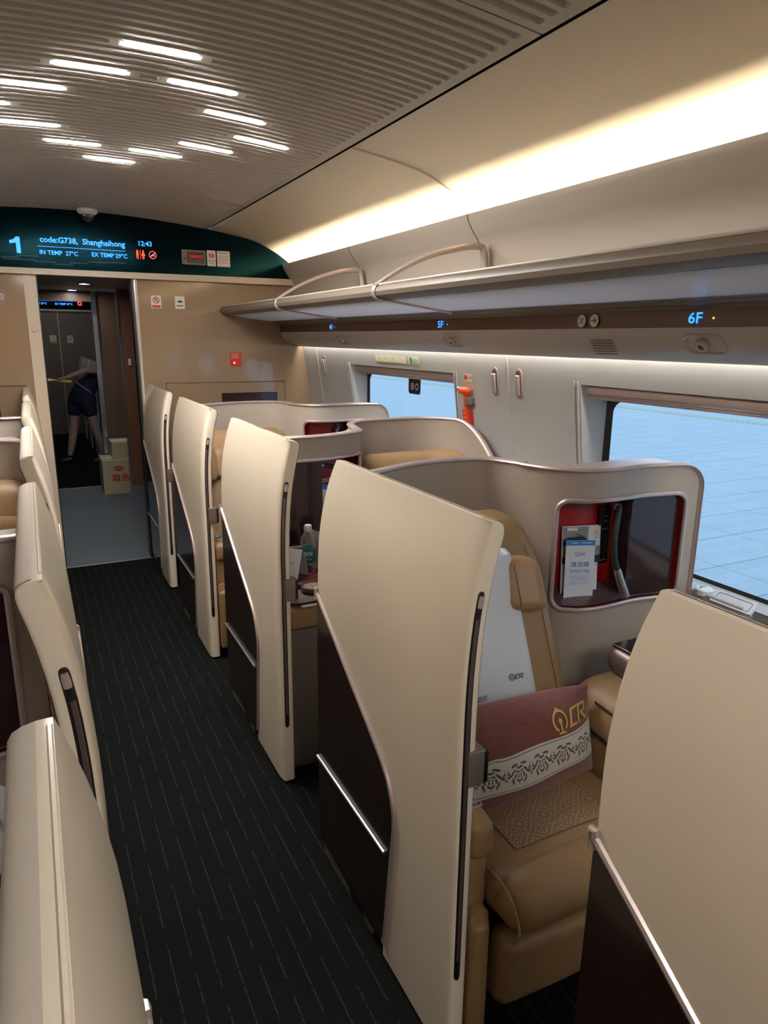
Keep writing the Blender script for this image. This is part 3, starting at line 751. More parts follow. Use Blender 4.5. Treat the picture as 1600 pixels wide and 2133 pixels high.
# ------------------------------------------------------------ vestibule and next cabin
struct(obj('ceiling', box(-1.3, 2.1, YE+.06, 8.2, 2.07, 2.10), fairm, smooth=False), 'grey vestibule ceiling')
t_d = None
for x, y, l in ((.514, 6.95, 'nearer'), (.47, 7.95, 'farther')):
    t = thing('downlight', 'round %s downlight in the vestibule ceiling' % l, 'light', (x, y, 2.07))
    obj('ring', lathe([(.055, 0), (.055, -.006), (.043, -.009), (.042, -.002)]), silver, t); obj('lens', lathe([(.042, -.003), (.02, -.006)]), downl, t)
vw = struct(bpy.data.objects.new('wall_vestibule', None), 'wood panelled vestibule walls'); COL.objects.link(vw)
obj('wood_panel', box(.855, 1.9, 7.55, 7.62, .10, 2.07), woodr, vw, smooth=False)
obj('skirting', box(.855, 1.9, 7.545, 7.62, 0, .10), chrome, vw, smooth=False)
obj('steel_edge', box(.838, .858, 7.54, 7.63, 0, 2.07), chrome, vw, smooth=False)
obj('wood_panel', box(.70, 1.9, 8.14, 8.20, 0, 2.07), woodd, vw, smooth=False)
obj('steel_edge', box(.655, .70, 8.12, 8.22, 0, 2.07), chrome, vw, smooth=False)
obj('header', box(-1.3, .70, 8.14, 8.20, 1.965, 2.07), woodd, vw, smooth=False)
obj('wood_panel', box(-1.3, .06, 8.14, 8.20, 0, 2.07), woodd, vw, smooth=False)
obj('side_panel', box(1.85, 1.9, YE+.06, 7.6, 0, 2.07), endm, vw, smooth=False)
obj('side_panel', box(-1.3, -1.25, YE+.06, 8.2, 0, 2.07), endm, vw, smooth=False)
b = rbox(.905, .935, 7.53, 7.545, 1.33, 1.40, .004, n=1); tag(obj('wall_switch', b, capw), 'small white switch on the red wood vestibule wall', 'switch')
nw = struct(bpy.data.objects.new('wall_next_cabin', None), 'far end wall of the next cabin'); COL.objects.link(nw)
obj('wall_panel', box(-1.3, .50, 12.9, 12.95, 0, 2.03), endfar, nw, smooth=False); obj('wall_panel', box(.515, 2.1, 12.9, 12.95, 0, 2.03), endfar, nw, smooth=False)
obj('joint_bead', box(.50, .515, 12.885, 12.95, 0, 2.0), lipm, nw, smooth=False)
obj('display_band', box(-1.3, 2.1, 12.88, 12.95, 2.03, 2.4), bandm, nw, smooth=False); obj('ledge', box(-1.3, 2.1, 12.84, 12.95, 2.0, 2.03), lipm, nw, smooth=False)
obj('side_panel', box(-1.3, -1.25, 8.2, 12.95, 0, 2.4), wallm, nw, smooth=False); obj('side_panel', box(2.05, 2.1, 8.2, 12.95, 0, 2.4), wallm, nw, smooth=False)
struct(obj('ceiling', box(-1.3, 2.1, 8.2, 12.95, 2.40, 2.42), ceilm, smooth=False), 'ceiling of the next cabin')
disp2 = thing('information_display', 'distant blue lit display seen through the doorway over the next cabin door', 'display')
disp = disp2
emit_text('TEMP 27°C', .27, 2.115, .042, blueled, y=12.877, bold=.02); emit_text('EX TEMP 29°C', .62, 2.115, .042, blueled, y=12.877, bold=.02)
b = B(); put(rect2d(.0, .9, 2.16, 2.164), face(12.877), b); obj('rule', b, blueled, disp, smooth=False)
b = B(); put(arc2d(.86, 2.13, .018, .034, 0, 2*PI, 20), face(12.877), b); obj('symbols', b, redled, disp, smooth=False)
def n6(t, f, w_, h): obj('print', put(rect2d(-w_, w_, -h, -h*.5), f), yellow, t, smooth=False)
notice(.36, .46, 1.50, 1.62, stick, 'distant white and yellow notice on the tan wall of the next cabin', n6, 12.895)
def n7(t, f, w_, h): obj('print', put(arc2d(0, h*.2, w_*.4, w_*.6, 0, 2*PI, 16), f), redink, t, smooth=False)
notice(.62, .71, 1.50, 1.62, stick, 'distant notice with a red ring right of the yellow one', n7, 12.895)
for k, (xx, yy) in enumerate(((.42, 10.6), (.42, 12.0))):
    t = thing('ceiling_light', 'slim lamp on the ceiling of the next cabin, '+('nearer' if not k else 'farther'), 'light', (xx, yy, 2.40))
    obj('lens', box(-.12, .12, -.008, .008, -.008, -.002), ledfar, t, smooth=False)
# platform outside
struct(obj('floor', box(2.35, 15.6, -14, 34, -.05, -.02), plat, smooth=False), 'paved station platform outside the windows')
struct(obj('trim_9', box(13.3, 13.75, -14, 34, -.03, -.012), tact, smooth=False), 'tactile strip on the platform')
struct(obj('trim_10', box(15.3, 15.6, -14, 34, -.03, .0), stick, smooth=False), 'pale far edge of the platform')
struct(obj('floor', box(15.6, 60, -30, 80, -1.1, -1.0), plat, smooth=False), 'ground beyond the platform')
# back of the cabin
struct(obj('wall_back', box(-1.3, 2.1, YB-.05, YB, 0, 2.46), endm, smooth=False))

# ============================================================ PRIVACY SCREENS
AFZ = (0, .9, .97, 1.04, 1.10, 1.16, 1.22, 1.27, 1.30); AFX = (0, 0, .002, .006, .012, .021, .034, .048, .058)
af = lambda z: lerp1(z, AFZ, AFX)
TRIM = [(.770, .900), (.757, .886), (.655, .817), (.519, .724), (.39, .638), (.318, .584), (.287, .545), (.264, .487), (.262, .43), (.275, .33), (.290, .2), (.304, .09), (.318, .055), (.351, .045)]
TZ = sorted((z, y) for y, z in TRIM[1:-1])
def yfar(z):
    if z < .886: return lerp1(z, [a for a, _ in TZ], [b for _, b in TZ])
    return lerp1(z, (.886, 1.04, 1.158, 1.23, 1.293, 1.3), (.764, .770, .766, .757, .744, .742))
def make_screen():
    t = thing('privacy_screen', '', 'privacy screen')
    zs = [.012, .02, .05, .09, .2, .33, .43, .487, .52, .545, .565, .584, .638, .68, .724, .77, .817, .85, .886, .93, .97, 1.01, 1.05, 1.1, 1.14, 1.18, 1.21, 1.235, 1.25]
    tops = [(1.25, .048), (1.261, .0465), (1.271, .043), (1.279, .036), (1.284, .026), (1.287, .014), (1.2875, .004)]
    NY = 9
    def ring(z, th, top=False):
        P_ = []; x0 = af(min(z, 1.30)); yf = yfar(min(z, 1.3)); b = 0
        
        # aisle face far -> near
        for i in range(NY): P_.append((x0+b, yf+(.058-yf)*i/NY))
        for i in range(7):      # aisle-side bullnose
            a = PI/2*i/6; P_.append((x0+.013*(1-math.cos(a))*min(1, th/.048), .052*(1-math.sin(a))+0))
        for i in range(5):
            a = PI/2*i/4; P_.append((x0+th-.010*min(1, th/.048)*(1-math.sin(a))-b, .010*(1-math.cos(a))))
        for i in range(1, NY+1): P_.append((x0+th-b, .010+(yf-.010)*i/NY))
        return [(x, y, z) for x, y in P_]
    bm = B(); rings = [ring(z, .048) for z in zs]
    # top round-over towards the seat: the outer edge stays, the inner edge climbs in
    for z, th in tops[1:]:
        r = ring(z, th); ro = []
        for x, y, zz in r: ro.append((x, y, zz))
        rings.append(ro)
    V_ = [[bm.verts.new(p_) for p_ in r] for r in rings]; n = len(V_[0])
    for A_, B_ in zip(V_, V_[1:]):
        for i in range(n): bm.faces.new((A_[i], A_[(i+1) % n], B_[(i+1) % n], B_[i]))
    bm.faces.new(V_[0][::-1]); bm.faces.new(V_[-1])
    obj('shell', finish(bm), cream, t)
    # fabric skin on the seat side and over the top edge
    bm = B(); R_ = []
    for z, th in [(z, .048) for z in zs if z > .9]+tops[1:-1]:
        yf = yfar(min(z, 1.3)); x0 = af(min(z, 1.3)); nx = 0.0015
        R_.append([bm.verts.new((x0+th+nx*(1 if z < 1.27 else .3), .008+(yf-.010)*i/6, z+(.001 if z > 1.265 else 0))) for i in range(7)])
    for A_, B_ in zip(R_, R_[1:]):
        for i in range(6): bm.faces.new((A_[i], A_[i+1], B_[i+1], B_[i]))
    obj('fabric_cover', finish(bm), capfab, t)
    obj('piping', tube([(af(1.288)+.003, .03+.70*i/10, 1.2875) for i in range(11)], .0028, n=6), cream, t)
    # brown inset and trim
    TP = [tuple(v)[:2] for v in smooth_path([(y, z, 0) for y, z in TRIM], 4)]
    poly = [p_ for p_ in TP if p_[1] < .893]+[(.55, .052), (.765, .060), (.775, .35), (.768, .88)]
    obj('brown_inset', prism(poly, lambda u, v, d: (d, u, v), -.002, .042), brown, t, smooth=False)
    hook = [(.768, .872), (.776, .890), (.774, .902), (.766, .905), (.757, .897)]
    path = [(-.001, a, b) for a, b in hook[:-1]]+[(-.001, a, b) for a, b in TP if b < .895 and b > .056]
    obj('trim_edge', tube(path, .008, n=8, ry=.0075, up=(1, 0, 0)), rose, t)
    obj('accent_bar', tube([(-.006, .770, .350), (-.006, .305, .345)], .0055, n=8), silver, t)
    obj('base_plate', prism([(.40, .0), (.75, .0), (.755, .058), (.38, .05)], lambda u, v, d: (d, u, v), .008, .04), greyplas, t, smooth=False)
    obj('base_slot', box(.006, .03, .46, .55, .004, .036), black, t, smooth=False)
    # slot following the near edge
    sz = [.235, .2365, .239, .243]+[.25+.885*i/22 for i in range(23)]+[1.142, 1.146, 1.1485, 1.15]
    ctr = [(af(z)+.022, -.0005, z) for z in sz]
    obj('slot_frame', tube(ctr, [.0025, .0050, .0068, .0078]+[.0082]*23+[.0078, .0068, .0050, .0025], n=8, ry=.003, up=(0, 1, 0)), black, t)
    obj('slot_rail', tube([(x-.001, y-.003, z) for x, y, z in ctr[5:-5]], .0042, n=6, ry=.003, up=(0, 1, 0)), rosed, t)
    obj('slot_cap', tube([(x, y-.004, z) for x, y, z in [(af(z)+.022, 0, z) for z in (1.118, 1.13, 1.142)]], [.006, .0065, .005], n=8, ry=.004, up=(0, 1, 0)), rose, t)
    obj('latch', rbox(.024, .066, -.008, .028, .725, .805, .003, n=1), latchm, t)
    obj('latch_pad', rbox(.062, .072, -.010, .026, .728, .802, .003, n=1), black, t)
    return t
XA, XL = .695, .042
NEAR = [-.113+1.149*k for k in range(5)]
rl = ['cream privacy screen at the lower right, nearest and cut by the frame', 'large cream privacy screen in the middle beside the seat with the pillow', 'cream privacy screen in front of the water bottle, second behind the pillow seat', 'cream privacy screen second from the doorway on the right of the aisle', 'farthest cream privacy screen right of the aisle, by the doorway']
ll = ['blurred cream privacy screen at the lower left corner, nearest on the left', 'left-hand cream privacy screen whose black slot shows at its near edge', 'third cream privacy screen left of the aisle', 'fourth cream privacy screen left of the aisle, small', 'farthest cream privacy screen left of the aisle, by the door jamb']
proto = make_screen(); 
for k in range(5):
    o = proto if k == 0 else copy_tree(proto)
    o.location = (XA, NEAR[k], 0); o['label'] = rl[k]; o['group'] = 'privacy screens right of the aisle'
MS = -1; protoL = make_screen(); MS = 1
for k in range(5):
    o = protoL if k == 0 else copy_tree(protoL)
    o.location = (XL, NEAR[k], 0); o['label'] = ll[k]; o['group'] = 'privacy screens left of the aisle'
nl = ['nearest of the white screens in the next cabin, beside the bending person', 'middle white screen in the next cabin', 'farthest white screen in the next cabin']
for i, yy in enumerate((10.0, 11.0, 12.0)):
    o = copy_tree(proto); o.location = (.73, yy, 0); o['label'] = nl[i]; o['group'] = 'screens in the next cabin'

# ============================================================ SEAT SHELLS
ZT = 1.23
def pathfun(pts, n=10):
    return polyfun(smooth_path([(x, y, 0) for x, y in pts], n))
def polyfun(P_):
    L = [0]
    for a, b in zip(P_, P_[1:]): L.append(L[-1]+(b-a).length)
    def f(s):
        for i in range(len(L)-1):
            if s <= L[i+1] or i == len(L)-2:
                t = (s-L[i])/(L[i+1]-L[i]); return P_[i].lerp(P_[i+1], t)
    return f, L[-1]
def make_shell(kind):
    t = thing('seat_shell', '', 'seat shell')
    TH = .024
    if kind == 'A':      # back behind an aisle seat, niche on the window side
        backp = [(.075, .60), (.085, .70), (.13, .765), (.22, .795), (.365, .858), (.50, .880), (.62, .868), (.672, .815), (.700, .735)]
        nichep = [(.700, .735), (.725, .665), (.757, .610), (.80, .570), (.86, .548), (.95, .545), (1.04, .55), (1.15, .535), (1.265, .505)]
        NS0, NSW, hole = 0, 0, None
    else:
        nichep = [(.075, .470), (.20, .455), (.30, .450), (.42, .475), (.52, .515), (.575, .575)]
        backp = [(.575, .575), (.598, .650), (.625, .755), (.68, .835), (.78, .875), (.94, .882), (1.05, .862), (1.14, .80), (1.19, .71), (1.215, .60), (1.225, .50), (1.23, .42)]
    if kind == 'A': full = smooth_path([(x, y, 0) for x, y in backp+nichep[1:]], 10); k_ = (len(backp)-1)*10; pb_, pn_ = full[:k_+1], full[k_:]
    else: full = smooth_path([(x, y, 0) for x, y in nichep+backp[1:]], 10); k_ = (len(nichep)-1)*10; pn_, pb_ = full[:k_+1], full[k_:]
    fb, Lb = polyfun(pb_); fn_, Ln = polyfun(pn_)
    def zt_back(s):
        if kind == 'B':
            d = Lb-s; 
            if d < .33: return ZT-.26*(1-d/.33)**1.7
        else:
            if s < .09: return ZT-.05*(1-s/.09)**2
        return ZT
    N = 44
    bm = B(); R_ = []
    for i in range(N+1):
        s = Lb*i/N; p_ = fb(s); z1 = zt_back(s); tg = (fb(min(Lb, s+.01))-fb(max(0, s-.01))).normalized(); nx, ny = -tg.y*TH, tg.x*TH
        zz = [.04+(z1-.04)*j/8 for j in range(9)]
        R_.append([bm.verts.new((p_.x, p_.y, z)) for z in zz]+[bm.verts.new((p_.x+nx, p_.y+ny, z)) for z in zz[::-1]])
    for A_, B_ in zip(R_, R_[1:]):
        for j in range(18): bm.faces.new((A_[j], A_[(j+1) % 18], B_[(j+1) % 18], B_[j]))
    obj('back_wall', finish(bm), shellfab, t)
    tp = []
    for i in range(N+1):
        s = Lb*i/N; tg = (fb(min(Lb, s+.01))-fb(max(0, s-.01))).normalized(); tp.append((fb(s).x-tg.y*TH/2, fb(s).y+tg.x*TH/2, zt_back(s)+.002))
    obj('top_trim', tube(tp, .018, n=10, ry=.008), rose, t)
    # niche face (s,z) ring between outer edge and rounded hole
    if kind == 'A': h0, h1 = .128, Ln-.052
    else: h0, h1 = .05, Ln-.005
    zc0, zc1 = .772, 1.135
    if kind == 'A': hole = rrect((h0+h1)/2, (zc0+zc1)/2, h1-h0, zc1-zc0, .04, 6, 8); outer = rrect(Ln/2, (ZT+.04)/2, Ln, ZT-.04, (.075, .002, .002, .002), 6, 8)
    else: hole = rrect((h0+h1)/2, (zc0+zc1)/2, h1-h0, zc1-zc0, .02, 6, 8); outer = rrect(Ln/2, (ZT+.04)/2, Ln, ZT-.04, (.002, .002, .002, .002), 6, 8)
    P3 = lambda s, z, d=0: (lambda p_: (p_.x, p_.y+d, z))(fn_(max(0, min(Ln, s))))
    bm = B(); R_ = []
    for r in range(6):
        q = r/5; R_.append([bm.verts.new(P3(a[0]+(b[0]-a[0])*q, a[1]+(b[1]-a[1])*q)) for a, b in zip(hole, outer)])
    n = len(hole)
    for A_, B_ in zip(R_, R_[1:]):
        for i in range(n): bm.faces.new((A_[i], A_[(i+1) % n], B_[(i+1) % n], B_[i]))
    obj('niche_wall', finish(bm), shellfab, t)
    DP = .11
    bm = B(); a_ = [bm.verts.new(P3(*h)) for h in hole]; b_ = [bm.verts.new(P3(h[0], h[1], DP)) for h in hole]
    for i in range(n): bm.faces.new((a_[i], a_[(i+1) % n], b_[(i+1) % n], b_[i]))
    prev = b_
    for q in (.8, .6, .4, .2, .04):
        cur = [bm.verts.new(P3((h0+h1)/2+(h[0]-(h0+h1)/2)*q, (zc0+zc1)/2+(h[1]-(zc0+zc1)/2)*q, DP)) for h in hole]
        for i in range(n): bm.faces.new((prev[i], prev[(i+1) % n], cur[(i+1) % n], cur[i]))
        prev = cur
    bm.faces.new(prev)
    obj('niche_lining', bm, red, t)
    bm = B(); grid(lambda u, v: P3(h0+.003+(h1-h0-.006)*u, zc0+.012+.03*v, .004+(DP-.01)*v), 16, 3, bm); obj('niche_sill', bm, perfmetal, t)
    obj('niche_trim', tube([P3(h[0], h[1], -.004) for h in hole], .008, True, 8, ry=.008), rose, t)
    # rear face and top of the niche box
    bm = B(); grid(lambda u, v: P3(Ln*u, .04+(ZT-.07-.04)*v, DP+.02), 16, 1, bm); obj('niche_rear', bm, shellfab, t)
    W = .018
    top_ = [P3(Ln*i/24, ZT if kind == 'B' or i < 21 else ZT) for i in range(25)]
    if kind == 'A':
        outl = [(x, z) for x, z in [(Ln*i/20*(1-.09/Ln*1.0), ZT) for i in range(21)]]
        outl = [(i/20*(Ln-.075), ZT) for i in range(21)]+[(Ln-.075+.075*math.sin(PI/2*j/6), ZT-.075+.075*math.cos(PI/2*j/6)) for j in range(1, 7)]+[(Ln, z) for z in (1.0, .8, .6, .4, .1)]
        top_ = [P3(*q_) for q_ in outl]
        bm = B(); R_ = [[bm.verts.new((p_[0]+e*.0, p_[1]+d, p_[2])) for d, e in ((-.012, 0), (.010, 0), (.05, 0), (.10, 0), (.13, 0))] for p_ in top_]
    else:
        bm = B(); R_ = [[bm.verts.new((p_[0], p_[1]+d, p_[2]-(.0 if d < .02 else .012))) for d in (0, .015, .07, .13)] for p_ in top_]
    for A_, B_ in zip(R_, R_[1:]):
        for j in range(len(A_)-1): bm.faces.new((A_[j], A_[j+1], B_[j+1], B_[j]))
    obj('niche_top', finish(bm), rose if kind == 'A' else shellfab, t)
    obj('top_trim', tube([(p_[0], p_[1]+.004, p_[2]) for p_ in top_], .016 if kind == 'B' else .010, n=10, ry=.008), rose, t)
    # items built into the niche
    if kind == 'A':
        def F(s, z, d): return P3(s, z, d)
        ds0, ds1 = h0+(h1-h0)*.60, h1-.012
        dpts = rrect((ds0+ds1)/2, (zc0+zc1)/2+.004, ds1-ds0, zc1-zc0-.024, .018, 5, 5)
        cvd = B(); a_ = [cvd.verts.new(F(s, z, .012)) for s, z in dpts]; b_ = [cvd.verts.new(F(s, z, .026)) for s, z in dpts]; nn = len(dpts)
        for i in range(nn): cvd.faces.new((a_[i], a_[(i+1) % nn], b_[(i+1) % nn], b_[i]))
        cvd.faces.new(a_)
        door = obj('glass_door', finish(cvd), glassbr, t)
        obj('door_ring', put(arc2d(0, 0, .0115, .0125, 0, 2*PI, 24), lambda x, y: Vector(F(ds0+.034+x, zc1-.052+y, .0105))), stick, door, smooth=False)
        obj('side_cheek', prism([(0, 0), (.035, 0), (.035, zc1-zc0-.03), (0, zc1-zc0-.03)], lambda u, v, d: (F(ds0+.0, 0, 0)[0]+d, F(ds0, 0, 0)[1]+.028+u, zc0+.015+v), -.004, .004), glassbr, t, smooth=False)
        ss = ds0-.064
        po = obj('socket_panel', prism([(0, 0), (.052, 0), (.052, .20), (0, .20)], lambda u, v, d: Vector(F(ss+u, .885+v, .090))+Vector((0, d, 0)), 0, .012), black, t, smooth=False)
        b = B(); Fp = lambda u, v: Vector(F(ss+u, .885+v, .0885))
        for zz in (.165, .147): put(rect2d(.018, .036, zz, zz+.003), Fp, b)
        put(arc2d(.027, .100, .0035, .0045, 0, PI, 10), Fp, b); put(rect2d(.012, .042, .012, .014), Fp, b); put(rect2d(.010, .042, .122, .124), Fp, b)
        obj('socket_print', b, greyink, po, smooth=False)
        b = B()
        for (u, v, a) in ((.020, .072, 0), (.036, .072, 0), (.028, .048, 0), (.020, .030, .5), (.036, .030, -.5)):
            put(poly2d([(u-.0012-a*.008, v-.007), (u+.0012-a*.008, v-.007), (u+.0012+a*.008, v+.007), (u-.0012+a*.008, v+.007)]), Fp, b)
        obj('socket_holes', b, rubber, po, smooth=False)
        sx = ds0-.060
        base_ = Vector(F(sx, zc1-.034, .018))
        lp = smooth_path([base_+Vector((.008, .03, .004)), base_, base_+Vector((-.022, -.02, -.035)), base_+Vector((-.036, -.030, -.10)), base_+Vector((-.032, -.035, -.165)), base_+Vector((-.020, -.04, -.20))], 6)
        nk = obj('lamp_neck', tube(lp, .0105, n=12), rubber, t)
        obj('lamp_socket', tube([base_+Vector((.012, .035, .006)), base_+Vector((-.002, -.001, -.002))], .013, n=12), rose, nk)
        hd = [base_+Vector((-.022, -.04, -.195)), base_+Vector((-.006, -.045, -.24)), base_+Vector((.014, -.05, -.290))]
        obj('lamp_head', tube(smooth_path(hd, 4), [.0115+.0005*i for i in range(9)], n=14), silver, nk)
    else:
        F = P3
        ds0, ds1 = h0+.01, Ln*.52
        dpts = [(ds0, zc0+.01), (ds1, zc0+.01), (ds1, zc1-.012), (ds0, zc1-.012)]
        bm = B(); grid(lambda u, v: F(ds0+(ds1-ds0)*u, zc0+.01+(zc1-zc0-.022)*v, .006), 8, 1, bm); o = obj('glass_door', bm, glassbr, t)
        base_ = Vector(F(ds1-.01, zc1-.03, .03))
        lp = smooth_path([base_+Vector((.02, .0, .0)), base_+Vector((.07, -.005, -.012)), base_+Vector((.11, -.01, -.04)), base_+Vector((.13, -.015, -.09)), base_+Vector((.135, -.02, -.15))], 6)
        nk = obj('lamp_neck', tube(lp, .010, n=12), rubber, t)
        obj('lamp_socket', tube([base_+Vector((-.012, 0, 0)), base_+Vector((.024, 0, 0))], .012, n=12), silver, nk)
        obj('lamp_head', tube([lp[-1], lp[-1]+Vector((-.0, -.01, -.09))], .0115, n=12), silver, nk)
    return t, F, (h0, h1, zc0, zc1, Ln)
shA, FA, HA = make_shell('A'); shB, FB, HB = make_shell('B')
MS = -1; shAL, _, _ = make_shell('A'); shBL, _, _ = make_shell('B'); MS = 1
sl = {('R', 1): 'large grey-beige seat shell behind the pillow seat with red niche by the window', ('R', 2): 'S-curved seat shell behind the water bottle with dark glass niche on the aisle side', ('R', 3): 'seat shell with a red niche in front of the far window', ('R', 4): 'farthest seat shell right of the aisle, mostly hidden by the last screens',
      ('L', 1): 'left seat shell with dark niche beside the nearest left screens', ('L', 2): 'left seat shell curving behind a tan headrest', ('L', 3): 'small left seat shell with dark slot niche', ('L', 4): 'farthest left seat shell below the end wall'}
for k, o in ((1, shA), (2, shB), (3, copy_tree(shA))):
    o.location = (XA, NEAR[k], 0); o['label'] = sl[('R', k)]; o['group'] = 'seat shells right of the aisle'
for k, o in ((1, shBL), (2, shAL), (3, copy_tree(shBL))):
    o.location = (XL, NEAR[k], 0); o['label'] = sl[('L', k)]; o['group'] = 'seat shells left of the aisle'

# ============================================================ SEATS
def make_seat(cx, x0=None, x1=None):
    """cx: seat centre, local to the pod; seat faces the camera side (-y)"""
    t = thing('business_seat', '', 'seat')
    x0 = cx-.245; x1 = cx+.245
    # cushion: flat pad with a thick bolster in front
    def fc(v):
        if v.y < .06: v.z -= .012*((.06-v.y)/.15)**2*0
        v.z += .008*math.sin(PI*max(0, min(1, (v.x-x0)/(x1-x0))))
        return v
    obj('cushion', rbox(x0, x1, -.02, .46, .36, .462, .03, fc, 6), tan, t)
    def fb_(v):
        k = (v.x-cx)/.245
        v.z += .010*(1-k*k); v.y -= .012*(1-k*k)
        return v
    bo = obj('bolster', rbox(x0, x1, -.085, .055, .345, .468, .058, fb_, 8), tan, t)
    for xx in (x0+.004, x1-.004):
        pts = [(xx, .05, .466), (xx, .0, .470), (xx, -.045, .458), (xx, -.078, .425), (xx, -.087, .39), (xx, -.070, .358), (xx, -.03, .343)]
        obj('piping', tube(smooth_path(pts, 4), .0035, n=6), stitch, bo)
    bm = B()
    def ins(u, v):
        hw = .150-.012*v; x = cx-hw+2*hw*u; y = .050+.37*v
        return (x, y, .4645+.008*math.sin(PI*max(0, min(1, (x-x0)/(x1-x0)))))
    grid(ins, 14, 6, bm); obj('perforated_insert', bm, perfh, t)
    for sgn in (-1, 1): obj('seam', tube([(ins(0 if sgn < 0 else 1, v/8)[0], ins(0, v/8)[1], ins(0 if sgn < 0 else 1, v/8)[2]) for v in range(9)], .0018, n=5), tan, t)
    obj('leg_rest', rbox(x0+.005, x1-.005, -.055, .03, .125, .325, .03, lambda v: Vector((v.x, v.y+(v.z-.3)*-.12-.010*math.sin(PI*(v.x-x0)/(x1-x0)), v.z)), 6), tan, t)
    obj('seat_base', box(x0+.03, x1-.03, .05, .5, 0, .36), black, t, smooth=False)
    # reclined back: shear in y with height
    TB = lambda z: .40+(z-.45)*.44
    def bk(v):
        h = v.z; v.y += TB(h)-.40
        k = (v.x-cx)/.335
        if h > .9:
            q = (h-.9)/.22; v.x = cx+(v.x-cx)*(1-.26*q**2.6)
        v.y -= .035*abs(k)**2.2*(1 if h < .95 else max(0, 1-(h-.95)/.2))
        return v
    obj('backrest', rbox(cx-.300, cx+.335, .40, .52, .42, 1.09, .05, bk, 9), tan, t)
    # side wings of the back carry a seam
    for sg in (-1, 1):
        pts = [bk(Vector((cx+sg*.29, .398, z))) for z in (.46, .6, .75, .9, 1.0)]
        obj('seam', tube(smooth_path(pts, 4), .0016, n=5), stitch, t)
    pts = [bk(Vector((cx+.075, .398, z)))+Vector((0, -.0, 0)) for z in (.98, 1.02, 1.05, 1.07)]+[bk(Vector((cx+.075, .44, 1.09)))]
    obj('seam', tube(smooth_path(pts, 4), .0025, n=5), stitch, t)
    bm = B()
    def ib(u, v):
        x = cx-.185+.37*u; z = .46+.42*v; p_ = bk(Vector((x, .400, z))); p_.y -= .012*math.sin(PI*u)**.5+.003
        return p_
    grid(ib, 14, 8, bm); obj('perforated_insert', bm, perfv, t)
    # headrest with forward wings
    hr = obj('headrest', rbox(cx-.165, cx+.165, .345, .42, .84, 1.01, .035, lambda v: Vector((v.x, v.y+TB(v.z)-.40+.35*((v.x-cx)**2)*-1, v.z)), 6), tan, t)
    for sg in (-1, 1):
        def wf(v, sg=sg):
            q = (v.x-(cx+sg*.165))*sg; v.y += TB(v.z)-.40-.55*max(0, q)-.2*q*q; return v
        xa, xb = (cx+.150, cx+.265) if sg > 0 else (cx-.265, cx-.150)
        wg = obj('headrest_wing', rbox(xa, xb, .335, .40, .835, .985, .03, wf, 5), tan, t)
        xs_ = cx+sg*.185
        obj('seam', tube(smooth_path([wf(Vector((xs_, .3285, z))) for z in (.85, .89, .94, .97)], 4), .002, n=5), stitch, wg)
    return t
def make_arm(x0, x1, t):
    a = obj('armrest', rbox(x0, x1, .0, .46, .535, .628, .022, lambda v: Vector((v.x, v.y+max(0, .56-v.z)*.2, v.z-(.0 if v.y > .1 else (.1-v.y)*.18))), 5), tan, t)
    obj('arm_panel', rbox(x0+.002, x1-.006, .02, .46, .06, .56, .012, None, 2), tan, t)
    obj('arm_base', rbox(x0+.002, x1-.012, -.02, .10, .05, .40, .02, lambda v: Vector((v.x, v.y, v.z-(.03 if (v.z > .3 and v.y < .0) else 0))), 3), tan, t)
    return a
seatA = make_seat(.358); armA = make_arm(.052, .112, seatA)
FA_ = planar((.083, .055, .5990), (-1, 0, 0), (0, -1, -.02))
b = put(poly2d([(-.017, -.014), (.017, -.014), (.017, .014), (-.017, .014)]), planar((.086, .10, .6285), (1, 0, 0), (0, 1, 0))); obj('button', b, blueink, armA, smooth=False)
b = put(poly2d([(-.010, -.008), (.010, -.008), (0, .010)]), planar((.086, .10, .6292), (1, 0, 0), (0, 1, 0))); obj('button_mark', b, stick, armA, smooth=False)
obj('button_ring', tube([(.088+u, .055+v, .6255) for u, v in rrect(0, 0, .034, .016, .0075, 4)], .0016, True, 6), silver, armA)
seatB = make_seat(.915); make_arm(1.165, 1.225, seatB)
for k, o, l in ((1, seatA, 'tan leather seat nearest the camera, holding a burgundy pillow and white headrest cloth'), (3, copy_tree(seatA), 'tan leather aisle-side seat half hidden behind the third screen on the right')):
    o.location = (XA, NEAR[k], 0); o['label'] = l; o['group'] = 'business seats'
for k, o, l in ((2, seatB, 'tan leather window-side seat whose top shows behind the big shell'),):
    o.location = (XA, NEAR[k], 0); o['label'] = l; o['group'] = 'business seats'
MS = -1; seatAL = make_seat(.358); make_arm(.052, .112, seatAL); MS = 1
for k, o, l in ((2, seatAL, 'tan leather seat on the left, its curved back cut by the frame'),):
    o.location = (XL, NEAR[k], 0); o['label'] = l; o['group'] = 'business seats'
